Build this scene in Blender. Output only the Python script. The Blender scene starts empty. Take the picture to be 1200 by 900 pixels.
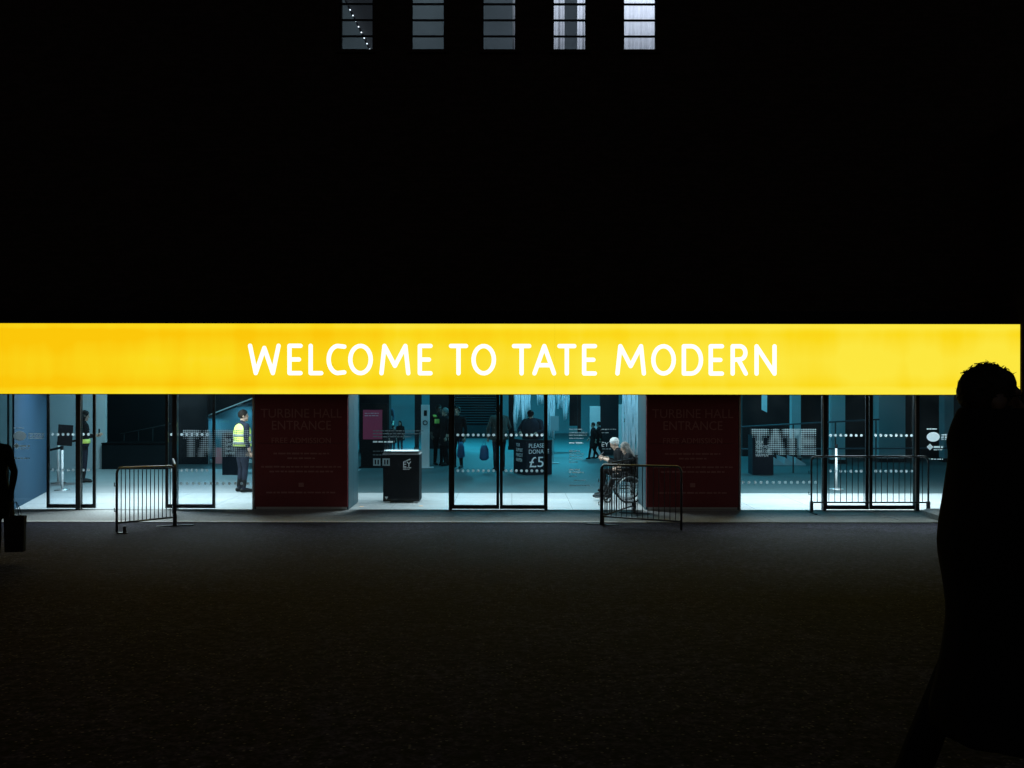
import bpy, bmesh, math, random
import numpy as np
from mathutils import Vector, Matrix, kdtree
random.seed(7)
rng = np.random.default_rng(7)
R = math.radians
SC = bpy.context.scene
C = SC.collection

# ------------------------------------------------------------------ camera
F, D, H, HOR = 1150.0, 19.167, 2.533, 446.0          # focal length in photo pixels, distance to glass, eye height, horizon row
cam = bpy.data.cameras.new('camera'); cam.sensor_width = 36; cam.lens = 36 * F / 1200
cam.shift_y = (HOR - 450) / 1200; cam.clip_start = 0.05; cam.clip_end = 500
camo = bpy.data.objects.new('camera', cam); C.objects.link(camo)
camo.location = (0, -D, H); camo.rotation_euler = (R(90), R(-0.06), 0); SC.camera = camo

# ------------------------------------------------------------------ world, sun, exposure (night)
W = bpy.data.worlds.new('World'); SC.world = W; W.use_nodes = True
nt = W.node_tree; bg = nt.nodes['Background']
sky = nt.nodes.new('ShaderNodeTexSky'); sky.sky_type = 'NISHITA'; sky.sun_disc = False
sky.sun_elevation = R(-2); sky.sun_rotation = R(200)
nt.links.new(sky.outputs[0], bg.inputs[0]); bg.inputs[1].default_value = 0.18
sl = bpy.data.lights.new('sun', 'SUN'); sl.energy = 0.002; sl.angle = R(12); sl.color = (1, .93, .85)
slo = bpy.data.objects.new('sun', sl); C.objects.link(slo); slo.rotation_euler = (R(50), 0, R(-20))
SC.view_settings.view_transform = 'Standard'; SC.view_settings.look = 'None'
SC.view_settings.exposure = 0; SC.view_settings.gamma = 1
SC.render.engine = 'CYCLES'
cy = SC.cycles
cy.use_denoising = True
cy.max_bounces = 7; cy.diffuse_bounces = 4; cy.glossy_bounces = 3; cy.transmission_bounces = 4
cy.transparent_max_bounces = 24; cy.caustics_reflective = False; cy.caustics_refractive = False
cy.sample_clamp_indirect = 3.0

# ------------------------------------------------------------------ pixel helpers (photo pixel + known depth -> metres)
def at(col, row, d):
    return Vector(((col - 600) * d / F, d - D, H - (row - HOR) * d / F))
def floor_d(row, z=0.0):
    return F * (H - z) / (row - HOR)
SLOPE, RAMP0 = 0.058, -1.70
def ramp_z(y):
    return max(0.0, (RAMP0 - y) * SLOPE)
def onfloor(col, row):
    d = floor_d(row); v = at(col, row, d); v.z = 0; return v

# ------------------------------------------------------------------ mesh helpers
class MB:
    def __init__(s): s.v = []; s.f = []; s.t = []
    def add(s, v, f, tag=0):
        n = len(s.v); s.v += [tuple(p) for p in v]; s.f += [tuple(i + n for i in q) for q in f]; s.t += [tag] * len(v); return s
    def box(s, x0, x1, y0, y1, z0, z1, M=None, tag=0):
        v = [(x, y, z) for z in (z0, z1) for y in (y0, y1) for x in (x0, x1)]
        if M: v = [M @ Vector(p) for p in v]
        return s.add(v, [(0, 2, 3, 1), (4, 5, 7, 6), (0, 1, 5, 4), (2, 6, 7, 3), (0, 4, 6, 2), (1, 3, 7, 5)], tag)
    def prism(s, poly, y0, y1, M=None):                      # polygon in x,z (counter-clockwise), extruded along y
        n = len(poly)
        v = [(p[0], y0, p[1]) for p in poly] + [(p[0], y1, p[1]) for p in poly]
        if M: v = [M @ Vector(p) for p in v]
        return s.add(v, [tuple(range(n)), tuple(range(2 * n - 1, n - 1, -1))] + [(i + n, (i + 1) % n + n, (i + 1) % n, i) for i in range(n)])
    def tube(s, pts, rad, n=8, tag=0, caps=2, flat=None, closed=False):
        pts = [Vector(p) for p in pts]
        if not isinstance(rad, (list, tuple)): rad = [rad] * len(pts)
        rings = []
        P, Q = list(pts), list(rad)
        if caps and not closed:                                 # rounded ends
            a = (pts[0] - pts[1]).normalized(); b = (pts[-1] - pts[-2]).normalized()
            pre = []; post = []
            for k in range(caps, 0, -1):
                t = k / (caps + .25) * math.pi / 2
                pre.append((pts[0] + a * rad[0] * math.sin(t), rad[0] * math.cos(t)))
            for k in range(1, caps + 1):
                t = k / (caps + .25) * math.pi / 2
                post.append((pts[-1] + b * rad[-1] * math.sin(t), rad[-1] * math.cos(t)))
            P = [p for p, _ in pre] + P + [p for p, _ in post]; Q = [q for _, q in pre] + Q + [q for _, q in post]
        m = len(P); up = None
        v = []
        for i in range(m):
            if closed: t = P[(i + 1) % m] - P[i - 1]
            else: t = P[min(i + 1, m - 1)] - P[max(i - 1, 0)]
            t = t.normalized() if t.length > 1e-9 else Vector((0, 0, 1))
            if up is None:
                up = Vector((0, 1, 0)) if abs(t.y) < .9 else Vector((1, 0, 0))
            side = t.cross(up)
            if side.length < 1e-6: side = t.orthogonal()
            side.normalize(); up = side.cross(t).normalized()
            for k in range(n):
                a = 2 * math.pi * k / n
                o = side * math.cos(a) * Q[i] + up * math.sin(a) * Q[i]
                if flat: o = Vector((o.x * flat[0], o.y * flat[1], o.z * flat[2]))
                v.append(P[i] + o)
        f = []
        for i in range(m if closed else m - 1):
            j = (i + 1) % m
            for k in range(n):
                l = (k + 1) % n
                f.append((i * n + k, i * n + l, j * n + l, j * n + k))
        if not closed: f += [tuple(range(n - 1, -1, -1)), tuple((m - 1) * n + k for k in range(n))]
        return s.add(v, f, tag)
    def ball(s, c, r, n=12, m=8, tag=0, M=None):
        c = Vector(c); v = []; f = []
        for i in range(1, m):
            t = math.pi * i / m
            for k in range(n):
                a = 2 * math.pi * k / n
                p = Vector((r[0] * math.sin(t) * math.cos(a), r[1] * math.sin(t) * math.sin(a), r[2] * math.cos(t)))
                v.append(c + (M @ p if M else p))
        for z in (r[2], -r[2]):
            p = Vector((0, 0, z)); v.append(c + (M @ p if M else p))
        T, B = len(v) - 2, len(v) - 1
        for i in range(m - 2):
            for k in range(n):
                l = (k + 1) % n
                f.append((i * n + k, (i + 1) * n + k, (i + 1) * n + l, i * n + l))
        for k in range(n):
            l = (k + 1) % n
            f.append((T, k, l)); f.append((B, (m - 2) * n + l, (m - 2) * n + k))
        return s.add(v, f, tag)
    def loft(s, rings, n=20, tag=0, fold=None):               # rings: (cx,cy,cz,rx,ry)
        v = []; f = []
        m = len(rings)
        for i, (cx, cy, cz, rx, ry) in enumerate(rings):
            for k in range(n):
                a = 2 * math.pi * k / n
                q = 1 + (fold(a, i / (m - 1)) if fold else 0)
                v.append((cx + rx * q * math.cos(a), cy + ry * q * math.sin(a), cz))
        up = rings[-1][2] > rings[0][2]
        for i in range(m - 1):
            for k in range(n):
                l = (k + 1) % n
                q = (i * n + k, i * n + l, (i + 1) * n + l, (i + 1) * n + k)
                f.append(q if up else q[::-1])
        a, b = tuple(range(n - 1, -1, -1)), tuple((m - 1) * n + k for k in range(n))
        f += [a, b] if up else [a[::-1], b[::-1]]
        return s.add(v, f, tag)
    def mesh(s, name):
        me = bpy.data.meshes.new(name); me.from_pydata(s.v, [], s.f); me.update(); return me
    def build(s, name, mat, parent=None, smooth=False, loc=None):
        return link(name, s.mesh(name), mat, parent, smooth, loc)
def link(name, me, mat, parent=None, smooth=False, loc=None):
    if mat is not None and not me.materials: me.materials.append(mat)
    if smooth: me.polygons.foreach_set('use_smooth', [True] * len(me.polygons))
    o = bpy.data.objects.new(name, me); C.objects.link(o)
    if parent: o.parent = parent
    if loc is not None: o.location = loc
    return o
def tag(o, label=None, cat=None, group=None, kind=None):
    if label: o['label'] = label
    if cat: o['category'] = cat
    if group: o['group'] = group
    if kind: o['kind'] = kind
    return o
def thing(name, label, cat, loc=(0, 0, 0), rz=0, group=None):
    o = bpy.data.objects.new(name, None); C.objects.link(o); o.location = loc; o.rotation_euler = (0, 0, rz)
    o.empty_display_size = .1
    return tag(o, label, cat, group)
def struct(name, mb, mat):
    return tag(mb.build(name, mat), kind='structure')

# ------------------------------------------------------------------ materials
def mat(name, col, rough=.6, metal=0, noise=None, bump=None, spec=.5):
    m = bpy.data.materials.new(name); m.use_nodes = True; t = m.node_tree; b = t.nodes['Principled BSDF']
    b.inputs['Base Color'].default_value = (*col, 1); b.inputs['Roughness'].default_value = rough
    b.inputs['Metallic'].default_value = metal; b.inputs['Specular IOR Level'].default_value = spec
    tc = t.nodes.new('ShaderNodeTexCoord')
    if noise:
        sc, amt = noise
        n = t.nodes.new('ShaderNodeTexNoise'); n.inputs['Scale'].default_value = sc; n.inputs['Detail'].default_value = 6
        t.links.new(tc.outputs['Object'], n.inputs['Vector'])
        mx = t.nodes.new('ShaderNodeMix'); mx.data_type = 'RGBA'
        mx.inputs[6].default_value = (*[c * (1 - amt) for c in col], 1); mx.inputs[7].default_value = (*[min(1, c * (1 + amt)) for c in col], 1)
        t.links.new(n.outputs['Fac'], mx.inputs[0]); t.links.new(mx.outputs[2], b.inputs['Base Color'])
    if bump:
        n2 = t.nodes.new('ShaderNodeTexNoise'); n2.inputs['Scale'].default_value = bump[0]; n2.inputs['Detail'].default_value = 4
        t.links.new(tc.outputs['Object'], n2.inputs['Vector'])
        bp = t.nodes.new('ShaderNodeBump'); bp.inputs['Strength'].default_value = bump[1]; bp.inputs['Distance'].default_value = .02
        t.links.new(n2.outputs['Fac'], bp.inputs['Height']); t.links.new(bp.outputs[0], b.inputs['Normal'])
    return m
def emit(name, col, s):
    m = bpy.data.materials.new(name); m.use_nodes = True; t = m.node_tree; t.nodes.clear()
    e = t.nodes.new('ShaderNodeEmission'); e.inputs[0].default_value = (*col, 1); e.inputs[1].default_value = s
    o = t.nodes.new('ShaderNodeOutputMaterial'); t.links.new(e.outputs[0], o.inputs[0]); return m
def glass(name, tint=(.96, .985, 1.0), haze=.0022):
    m = bpy.data.materials.new(name); m.use_nodes = True; t = m.node_tree; t.nodes.clear()
    tr = t.nodes.new('ShaderNodeBsdfTransparent'); tr.inputs[0].default_value = (*tint, 1)
    gl = t.nodes.new('ShaderNodeBsdfGlossy'); gl.inputs['Roughness'].default_value = .03
    fr = t.nodes.new('ShaderNodeFresnel'); fr.inputs[0].default_value = 1.4
    mx = t.nodes.new('ShaderNodeMixShader'); o = t.nodes.new('ShaderNodeOutputMaterial')
    t.links.new(fr.outputs[0], mx.inputs[0]); t.links.new(tr.outputs[0], mx.inputs[1]); t.links.new(gl.outputs[0], mx.inputs[2])
    df = t.nodes.new('ShaderNodeBsdfDiffuse'); tl = t.nodes.new('ShaderNodeBsdfTranslucent'); m2 = t.nodes.new('ShaderNodeMixShader'); m3 = t.nodes.new('ShaderNodeMixShader')  # pale scatter mixed in to imitate haze on the panes
    df.inputs[0].default_value = tl.inputs[0].default_value = (.75, .9, 1, 1); m2.inputs[0].default_value = .6; t.links.new(df.outputs[0], m2.inputs[1]); t.links.new(tl.outputs[0], m2.inputs[2])
    tc = t.nodes.new('ShaderNodeTexCoord'); n = t.nodes.new('ShaderNodeTexNoise'); n.inputs['Scale'].default_value = 1.6; n.inputs['Detail'].default_value = 5; t.links.new(tc.outputs['Object'], n.inputs['Vector'])
    mr = t.nodes.new('ShaderNodeMapRange'); mr.inputs[1].default_value = .3; mr.inputs[2].default_value = .7; mr.inputs[3].default_value = haze * .3; mr.inputs[4].default_value = haze * 1.7
    t.links.new(n.outputs['Fac'], mr.inputs[0]); t.links.new(mr.outputs[0], m3.inputs[0]); t.links.new(mx.outputs[0], m3.inputs[1]); t.links.new(m2.outputs[0], m3.inputs[2])
    t.links.new(m3.outputs[0], o.inputs[0]); return m
def vinyl(name, col, through=.6):
    m = bpy.data.materials.new(name); m.use_nodes = True; t = m.node_tree; t.nodes.clear()
    a = t.nodes.new('ShaderNodeBsdfDiffuse'); a.inputs[0].default_value = (*col, 1)
    b = t.nodes.new('ShaderNodeBsdfTranslucent'); b.inputs[0].default_value = (*col, 1)
    mx = t.nodes.new('ShaderNodeMixShader'); mx.inputs[0].default_value = through; o = t.nodes.new('ShaderNodeOutputMaterial')
    t.links.new(a.outputs[0], mx.inputs[1]); t.links.new(b.outputs[0], mx.inputs[2]); t.links.new(mx.outputs[0], o.inputs[0]); return m

def asphalt_mat(gain=1.0):
    m = bpy.data.materials.new('asphalt'); m.use_nodes = True; t = m.node_tree; b = t.nodes['Principled BSDF']
    tc = t.nodes.new('ShaderNodeTexCoord'); L = t.links.new
    def noise(s, d, lo, hi, a, c):                       # noise remapped to a multiplier
        n = t.nodes.new('ShaderNodeTexNoise'); n.inputs['Scale'].default_value = s; n.inputs['Detail'].default_value = d
        L(tc.outputs['Object'], n.inputs['Vector'])
        r = t.nodes.new('ShaderNodeMapRange'); r.inputs[1].default_value = lo; r.inputs[2].default_value = hi; r.inputs[3].default_value = a; r.inputs[4].default_value = c
        L(n.outputs['Fac'], r.inputs[0]); return r.outputs[0]
    def mul(a, c):
        q = t.nodes.new('ShaderNodeMath'); q.operation = 'MULTIPLY'; L(a, q.inputs[0])
        if isinstance(c, float): q.inputs[1].default_value = c
        else: L(c, q.inputs[1])
        return q.outputs[0]
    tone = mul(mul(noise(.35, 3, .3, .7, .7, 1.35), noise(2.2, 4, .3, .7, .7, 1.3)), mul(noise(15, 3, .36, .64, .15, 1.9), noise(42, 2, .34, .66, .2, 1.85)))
    # pale aggregate: small chips, one in a handful of cells
    v = t.nodes.new('ShaderNodeTexVoronoi'); v.inputs['Scale'].default_value = 34; L(tc.outputs['Object'], v.inputs['Vector'])
    near = t.nodes.new('ShaderNodeMath'); near.operation = 'LESS_THAN'; near.inputs[1].default_value = .27; L(v.outputs['Distance'], near.inputs[0])
    sp = t.nodes.new('ShaderNodeSeparateColor'); L(v.outputs['Color'], sp.inputs[0])
    rare = t.nodes.new('ShaderNodeMapRange'); rare.inputs[1].default_value = .62; rare.inputs[2].default_value = 1.0; L(sp.outputs[0], rare.inputs[0])
    chip = mul(mul(near.outputs[0], rare.outputs[0]), .24 * gain)
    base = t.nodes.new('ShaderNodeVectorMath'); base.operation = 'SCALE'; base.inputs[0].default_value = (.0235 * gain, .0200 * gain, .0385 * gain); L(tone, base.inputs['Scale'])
    cc = t.nodes.new('ShaderNodeVectorMath'); cc.operation = 'SCALE'; cc.inputs[0].default_value = (1, .93, .95); L(chip, cc.inputs['Scale'])
    ad = t.nodes.new('ShaderNodeVectorMath'); ad.operation = 'ADD'; L(base.outputs[0], ad.inputs[0]); L(cc.outputs[0], ad.inputs[1])
    L(ad.outputs[0], b.inputs['Base Color'])
    b.inputs['Roughness'].default_value = .75; b.inputs['Specular IOR Level'].default_value = .05
    bp = t.nodes.new('ShaderNodeBump'); bp.inputs['Strength'].default_value = .4; bp.inputs['Distance'].default_value = .006
    L(v.outputs['Distance'], bp.inputs['Height']); L(bp.outputs[0], b.inputs['Normal'])
    return m
def sign_mat():
    m = bpy.data.materials.new('backlit_yellow'); m.use_nodes = True; t = m.node_tree; t.nodes.clear(); L = t.links.new
    g = t.nodes.new('ShaderNodeNewGeometry'); sp = t.nodes.new('ShaderNodeSeparateXYZ'); L(g.outputs['Position'], sp.inputs[0])
    mp = t.nodes.new('ShaderNodeMapping'); mp.inputs['Scale'].default_value = (1.3, 0, .25); L(g.outputs['Position'], mp.inputs[0])
    n = t.nodes.new('ShaderNodeTexNoise'); n.inputs['Scale'].default_value = 1.0; n.inputs['Detail'].default_value = 5; L(mp.outputs[0], n.inputs['Vector'])
    n2 = t.nodes.new('ShaderNodeTexNoise'); n2.inputs['Scale'].default_value = .9; n2.inputs['Detail'].default_value = 2; L(g.outputs['Position'], n2.inputs['Vector'])
    # uneven tube glow put into the emission colour: deeper yellow towards the left
    mr = t.nodes.new('ShaderNodeMapRange'); mr.inputs[1].default_value = -10; mr.inputs[2].default_value = 3; L(sp.outputs['X'], mr.inputs[0])
    a1 = t.nodes.new('ShaderNodeMath'); a1.operation = 'MULTIPLY_ADD'; a1.inputs[1].default_value = 1.1; L(n.outputs['Fac'], a1.inputs[0])
    a2 = t.nodes.new('ShaderNodeMath'); a2.operation = 'MULTIPLY_ADD'; a2.inputs[1].default_value = .9; a2.inputs[2].default_value = -.60; L(mr.outputs[0], a2.inputs[0]); L(a2.outputs[0], a1.inputs[2])
    a3 = t.nodes.new('ShaderNodeMath'); a3.operation = 'MULTIPLY_ADD'; a3.inputs[1].default_value = .5; L(n2.outputs['Fac'], a3.inputs[0]); 
    a4 = t.nodes.new('ShaderNodeMath'); a4.operation = 'SUBTRACT'; a4.inputs[1].default_value = .22; L(a1.outputs[0], a4.inputs[0]); L(a4.outputs[0], a3.inputs[2])
    # upper tube row warmer, bright tube lines along both long edges
    zr = t.nodes.new('ShaderNodeValToRGB'); zz = t.nodes.new('ShaderNodeMapRange'); zz.inputs[1].default_value = 2.276; zz.inputs[2].default_value = 3.60
    L(sp.outputs['Z'], zz.inputs[0]); L(zz.outputs[0], zr.inputs[0])
    el = zr.color_ramp.elements; el[0].position = 0; el[0].color = (.75, .75, .75, 1); el[1].position = 1; el[1].color = (.6, .6, .6, 1)
    for p, c in ((.07, .62), (.13, .42), (.3, .58), (.5, .62), (.7, .5), (.85, .36), (.9, .42), (.955, .62)):
        q = el.new(p); q.color = (c, c, c, 1)
    a5 = t.nodes.new('ShaderNodeMath'); a5.operation = 'ADD'; L(a3.outputs[0], a5.inputs[0])
    a6 = t.nodes.new('ShaderNodeMath'); a6.operation = 'SUBTRACT'; a6.inputs[1].default_value = .52; L(zr.outputs[0], a6.inputs[0]); a7 = t.nodes.new('ShaderNodeMath'); a7.operation = 'MULTIPLY'; a7.inputs[1].default_value = 1.9; L(a6.outputs[0], a7.inputs[0]); L(a7.outputs[0], a5.inputs[1])
    cr = t.nodes.new('ShaderNodeValToRGB'); L(a5.outputs[0], cr.inputs[0])
    e = cr.color_ramp.elements; e[0].position = 0; e[0].color = (.97, .57, .003, 1); e[1].position = 1; e[1].color = (.98, .80, .05, 1)
    q = e.new(.5); q.color = (.97, .70, .012, 1)
    em = t.nodes.new('ShaderNodeEmission'); L(cr.outputs[0], em.inputs[0]); em.inputs[1].default_value = 1.0
    o = t.nodes.new('ShaderNodeOutputMaterial'); L(em.outputs[0], o.inputs[0]); return m
def brick_mat():
    m = bpy.data.materials.new('brick'); m.use_nodes = True; t = m.node_tree; b = t.nodes['Principled BSDF']; L = t.links.new
    tc = t.nodes.new('ShaderNodeTexCoord'); mp = t.nodes.new('ShaderNodeMapping'); mp.inputs['Rotation'].default_value = (R(90), 0, 0); L(tc.outputs['Object'], mp.inputs[0])
    br = t.nodes.new('ShaderNodeTexBrick'); br.inputs['Scale'].default_value = 1; br.inputs['Brick Width'].default_value = .225; br.inputs['Row Height'].default_value = .075
    br.inputs['Mortar Size'].default_value = .006; br.inputs['Color1'].default_value = (.024, .018, .016, 1); br.inputs['Color2'].default_value = (.034, .025, .022, 1); br.inputs['Mortar'].default_value = (.02, .019, .019, 1)
    L(mp.outputs[0], br.inputs['Vector']); L(br.outputs['Color'], b.inputs['Base Color']); b.inputs['Roughness'].default_value = .9; b.inputs['Specular IOR Level'].default_value = .08
    bp = t.nodes.new('ShaderNodeBump'); bp.inputs['Strength'].default_value = .5; bp.inputs['Distance'].default_value = .01; bp.invert = True
    L(br.outputs['Fac'], bp.inputs['Height']); L(bp.outputs[0], b.inputs['Normal']); return m

M = {}
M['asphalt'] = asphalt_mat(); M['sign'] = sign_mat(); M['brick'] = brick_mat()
M['letter'] = emit('backlit_white', (1, .99, .95), 1.25)
M['concrete'] = mat('concrete', (.42, .42, .42), .75, noise=(22, .6), bump=(60, .06))
M['edge_pale'] = mat('lit_edge_pale', (.85, .85, .85), .5, 0, noise=(20, .3))  # pale colour for the apron edge that catches the light
M['lobby_floor'] = mat('pale_stone', (.44, .45, .45), .4, noise=(2.2, .12))
M['hall_floor'] = mat('hall_concrete', (.055, .085, .09), .6, noise=(1.2, .2))
M['black'] = mat('black_metal', (.006, .006, .007), .6, spec=.1)
M['boxdark'] = mat('dark_blue_board', (.006, .011, .018), .7, spec=.1)
M['frame'] = mat('door_frame', (.02, .022, .024), .4, .2)
M['steel'] = mat('brushed_steel', (.55, .57, .58), .35, .7, noise=(30, .15))
M['barrier'] = mat('galvanised', (.11, .115, .12), .38, .75, noise=(25, .4))
M['casing'] = mat('sign_casing', (.02, .02, .02), .6)
M['red'] = mat('dark_red_panel', (.21, .021, .026), .55, noise=(3, .15))
M['redtext'] = mat('faded_panel_print', (.40, .17, .15), .6)
M['tealmetal'] = mat('grey_cladding', (.02, .06, .08), .45, .1, noise=(4, .12))
M['plaster'] = mat('pale_plaster', (.62, .64, .66), .8, noise=(1.5, .06))
M['bluewall'] = mat('blue_grey_plaster', (.014, .045, .08), .75, noise=(1.5, .1), spec=.2)
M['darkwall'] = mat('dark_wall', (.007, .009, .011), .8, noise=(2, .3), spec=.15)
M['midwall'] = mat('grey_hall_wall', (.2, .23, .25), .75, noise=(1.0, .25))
M['palecol'] = mat('painted_column', (.34, .37, .39), .6, noise=(2, .12))
M['fabric'] = mat('pale_fabric', (.72, .73, .76), .85, noise=(9, .15))
M['glass'] = glass('clear_glass'); M['acrylic'] = glass('acrylic', (.93, .98, 1))
M['winglass'] = glass('old_window_glass', (.86, .9, .95))
M['vinyl'] = vinyl('white_vinyl', (.92, .94, .95), .7); M['vinyl_half'] = vinyl('pale_grey_vinyl', (.4, .5, .53), .7); M['vinyl_faint'] = vinyl('grey_vinyl', (.42, .46, .48))
M['vinyl_vfaint'] = vinyl('faint_vinyl', (.16, .19, .2))
M['print'] = mat('white_print', (.75, .77, .78), .7)
M['magenta'] = mat('magenta_poster', (.6, .04, .10), .6); M['pink'] = mat('pink_poster', (.75, .25, .27), .6)
M['pinkprint'] = mat('pale_pink_print', (.7, .35, .4), .6)
M['white'] = mat('white_board', (.7, .72, .72), .5)
M['skin'] = mat('skin', (.42, .27, .2), .55, noise=(20, .12)); M['dark_shade_skin'] = mat('brown_shade_skin', (.07, .04, .028), .5)
M['navy'] = mat('dark_navy_cloth', (.018, .022, .034), .85, noise=(12, .3)); M['blackcloth'] = mat('black_cloth', (.007, .007, .008), .9, noise=(12, .3))
M['greycloth'] = mat('grey_cloth', (.07, .075, .085), .9, noise=(12, .25)); M['trousers'] = mat('dark_trousers', (.03, .033, .045), .85, noise=(15, .3))
M['tan'] = mat('olive_coat', (.09, .085, .075), .9, noise=(8, .3))
M['shoe'] = mat('black_leather', (.012, .012, .012), .4); M['hair'] = mat('dark_hair', (.014, .01, .008), .5, noise=(60, .4), bump=(80, .5))
M['whitehair'] = mat('white_hair', (.36, .36, .35), .6, noise=(60, .25), bump=(80, .5)); M['greyhair'] = mat('grey_hair', (.16, .15, .14), .6, noise=(60, .3), bump=(80, .5))
M['hivis'] = mat('hi_vis_yellow', (.72, .86, .16), .6, noise=(10, .12)); M['reflect'] = mat('reflective_tape', (.35, .38, .4), .4)
M['bag'] = mat('dark_paper_bag', (.016, .015, .015), .6); M['bluebag'] = mat('blue_plastic_bag', (.015, .10, .22), .5)
M['tyre'] = mat('rubber', (.015, .015, .015), .7); M['plaid'] = mat('mottled_blanket', (.02, .022, .024), .9, noise=(14, .9))
for k in ('navy', 'blackcloth', 'greycloth', 'trousers', 'tan', 'plaid', 'hair', 'greyhair', 'fabric', 'shoe', 'bag'):
    M[k].node_tree.nodes['Principled BSDF'].inputs['Specular IOR Level'].default_value = .1
M['amber'] = emit('floor_spot_glow', (1, .8, .55), 1.1); M['lamp_on'] = emit('lit_lamp', (.9, .97, 1), 2.5)
M['screen'] = emit('phone_screen', (.8, .9, 1), 1.3)

# ------------------------------------------------------------------ lobby and hall lamps, some added to brighten hangings and stair
def ceiling_lamp(name, label, loc, sx, sy, power, col, group, rot=(0, 0, 0)):
    t = thing(name, label, 'ceiling light', loc, 0, group); t.rotation_euler = rot
    hb = MB(); hb.box(-sx / 2 - .03, sx / 2 + .03, -sy / 2 - .03, sy / 2 + .03, .006, .06); hb.build('housing', M['steel'], t)
    l = bpy.data.lights.new('lamp', 'AREA'); l.shape = 'RECTANGLE'; l.size = sx; l.size_y = sy; l.energy = power; l.color = col
    o = bpy.data.objects.new('lamp', l); C.objects.link(o); o.parent = t
    return t
COOL = (.76, .955, 1.0); TEAL = (.04, .60, .82)
def lights():
    for k, (x, p) in enumerate([(-8.4, 165), (-6.4, 180), (-1.9, 115), (.9, 170), (4.9, 195), (7.1, 205), (9.3, 195)]):
        ceiling_lamp('ceiling_light', 'broad light panel in the lobby ceiling behind the yellow sign', (x, 1.5, 2.72), 1.7, 2.2, p, COOL, 'lobby light panels')
    for x, y, p in [(-9.2, 6.5, 200), (-5.0, 7.0, 40), (-1.5, 9, 62), (2.2, 8.5, 78), (7.5, 8.5, 150), (-2.5, 19, 1100), (3.5, 17, 800)]:
        ceiling_lamp('pendant_light', 'square pendant light high over the dim hall floor', (x, y, 5.2), .6, .6, p, TEAL if x > -8 else (.36, .84, 1), 'hall pendant lights')
    ceiling_lamp('wall_washer', 'small downlight over the blue side wall', (-9.6, 1.2, 2.72), .3, .3, 14, (.25, .6, 1), None, (0, R(-12), 0))
lights()
for x, y, z, p in [(1.1, 12.0, 5.0, 190), (3.2, 6.0, 4.2, 100)]:  # added lamps, there to brighten the pale hangings
    ceiling_lamp('pendant_light', 'added square light that brightens the pale fabric hangings', (x, y, z), .5, .5, p, (.25, .75, 1), 'added hanging lights', (R(35), 0, 0))
for c in (245, 283):
    ceiling_lamp('stair_fill_light', 'small lamp added under the sloping stair to light its wall', at(c, 446, 30.75) + Vector((0, 0, -1.18 if c < 260 else -.80)), .3, .2, 8, (.12, .72, 1), 'added stair lamps')  # added lamps that brighten the wall and glass below the stair

# ------------------------------------------------------------------ ground
g = MB()
ys = [RAMP0, -6, -12, -20, -45]
g.v = [(x, y, (RAMP0 - y) * SLOPE) for y in ys for x in (-70, -12, 0, 12, 70)]
g.t = [0] * len(g.v)
g.f = [((i + 1) * 5 + k, (i + 1) * 5 + k + 1, i * 5 + k + 1, i * 5 + k) for i in range(4) for k in range(4)]
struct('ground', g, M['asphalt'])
# concrete apron of separate slabs with joints
mb = MB(); mb.box(-70, 70, -1.57, 0.0, -.3, -.004); pav = struct('pavement', mb, M['concrete'])
x = -14.1
while x < 14:
    mb = MB(); dz = random.uniform(-.0015, .002); mb.box(.004, 2.346, -1.565, -.03, -.05, dz); mb.build('slab', M['concrete'], pav, loc=(x, 0, 0)); x += 2.35
mb = MB(); mb.box(-70, 2.4, -1.70, -1.572, -.1, .014); struct('lit_edge_strip', mb, M['edge_pale'])  # pale strip paints the apron edge catching light
mb = MB(); mb.box(2.404, 70, -1.70, -1.572, -.1, -.012); struct('edge_shade_strip', mb, M['black'])  # black strip paints the shadow line under the apron edge
kb = thing('kerb_block', 'low concrete kerb block at the end of the pavement by the walking man', 'kerb', (7.74, -1.1, 0))
mb = MB(); mb.prism([(0, 0), (1.6, 0), (1.6, .12), (.12, .12), (0, .09)], -.52, .5); mb.build('block', M['concrete'], kb)

def sheet(name, pts, m, lift=.004):
    b = MB(); b.add([(x, y, ramp_z(y) + lift) for x, y in pts], [tuple(range(len(pts)))]); return struct(name, b, m)
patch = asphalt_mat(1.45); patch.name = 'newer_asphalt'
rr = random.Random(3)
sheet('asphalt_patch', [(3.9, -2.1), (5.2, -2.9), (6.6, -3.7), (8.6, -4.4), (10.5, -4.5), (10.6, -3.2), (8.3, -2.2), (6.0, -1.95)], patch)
# interior floors, walls, ceilings
mb = MB(); mb.box(-12, 12, .016, 2.94, -.2, -.004); lob = struct('floor_lobby', mb, mat('floor_joint', (.12, .12, .12), .8))
tm = MB(); tm.box(.004, 1.196, .003, .975, -.03, .0); tme = tm.mesh('floor_tile'); tme.materials.append(M['lobby_floor'])
for i in range(20):
    for k in range(3):
        o = link('floor_tile', tme, None, lob); o.location = (-12 + i * 1.2, k * .98, 0)
mb = MB(); mb.box(-14, 14, 2.95, 30, -.2, -.006); struct('floor_hall', mb, M['hall_floor'])
mb = MB(); mb.box(-13.0, -4.3, 2.97, 8.86, -.1, -.002); struct('floor_left_landing', mb, mat('landing_stone', (.36, .37, .38), .45, noise=(2, .12)))
mb = MB(); mb.box(-12, 12, .1, 2.95, 2.80, 2.9); struct('ceiling_lobby', mb, M['plaster'])
mb = MB(); mb.box(-14, 14, 2.97, 30, 7.0, 7.2); struct('ceiling_hall', mb, M['darkwall'])
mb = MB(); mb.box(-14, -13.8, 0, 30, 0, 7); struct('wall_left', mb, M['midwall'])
mb = MB(); mb.box(13.8, 14, 0, 30, 0, 7); struct('wall_right', mb, M['darkwall'])
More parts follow.
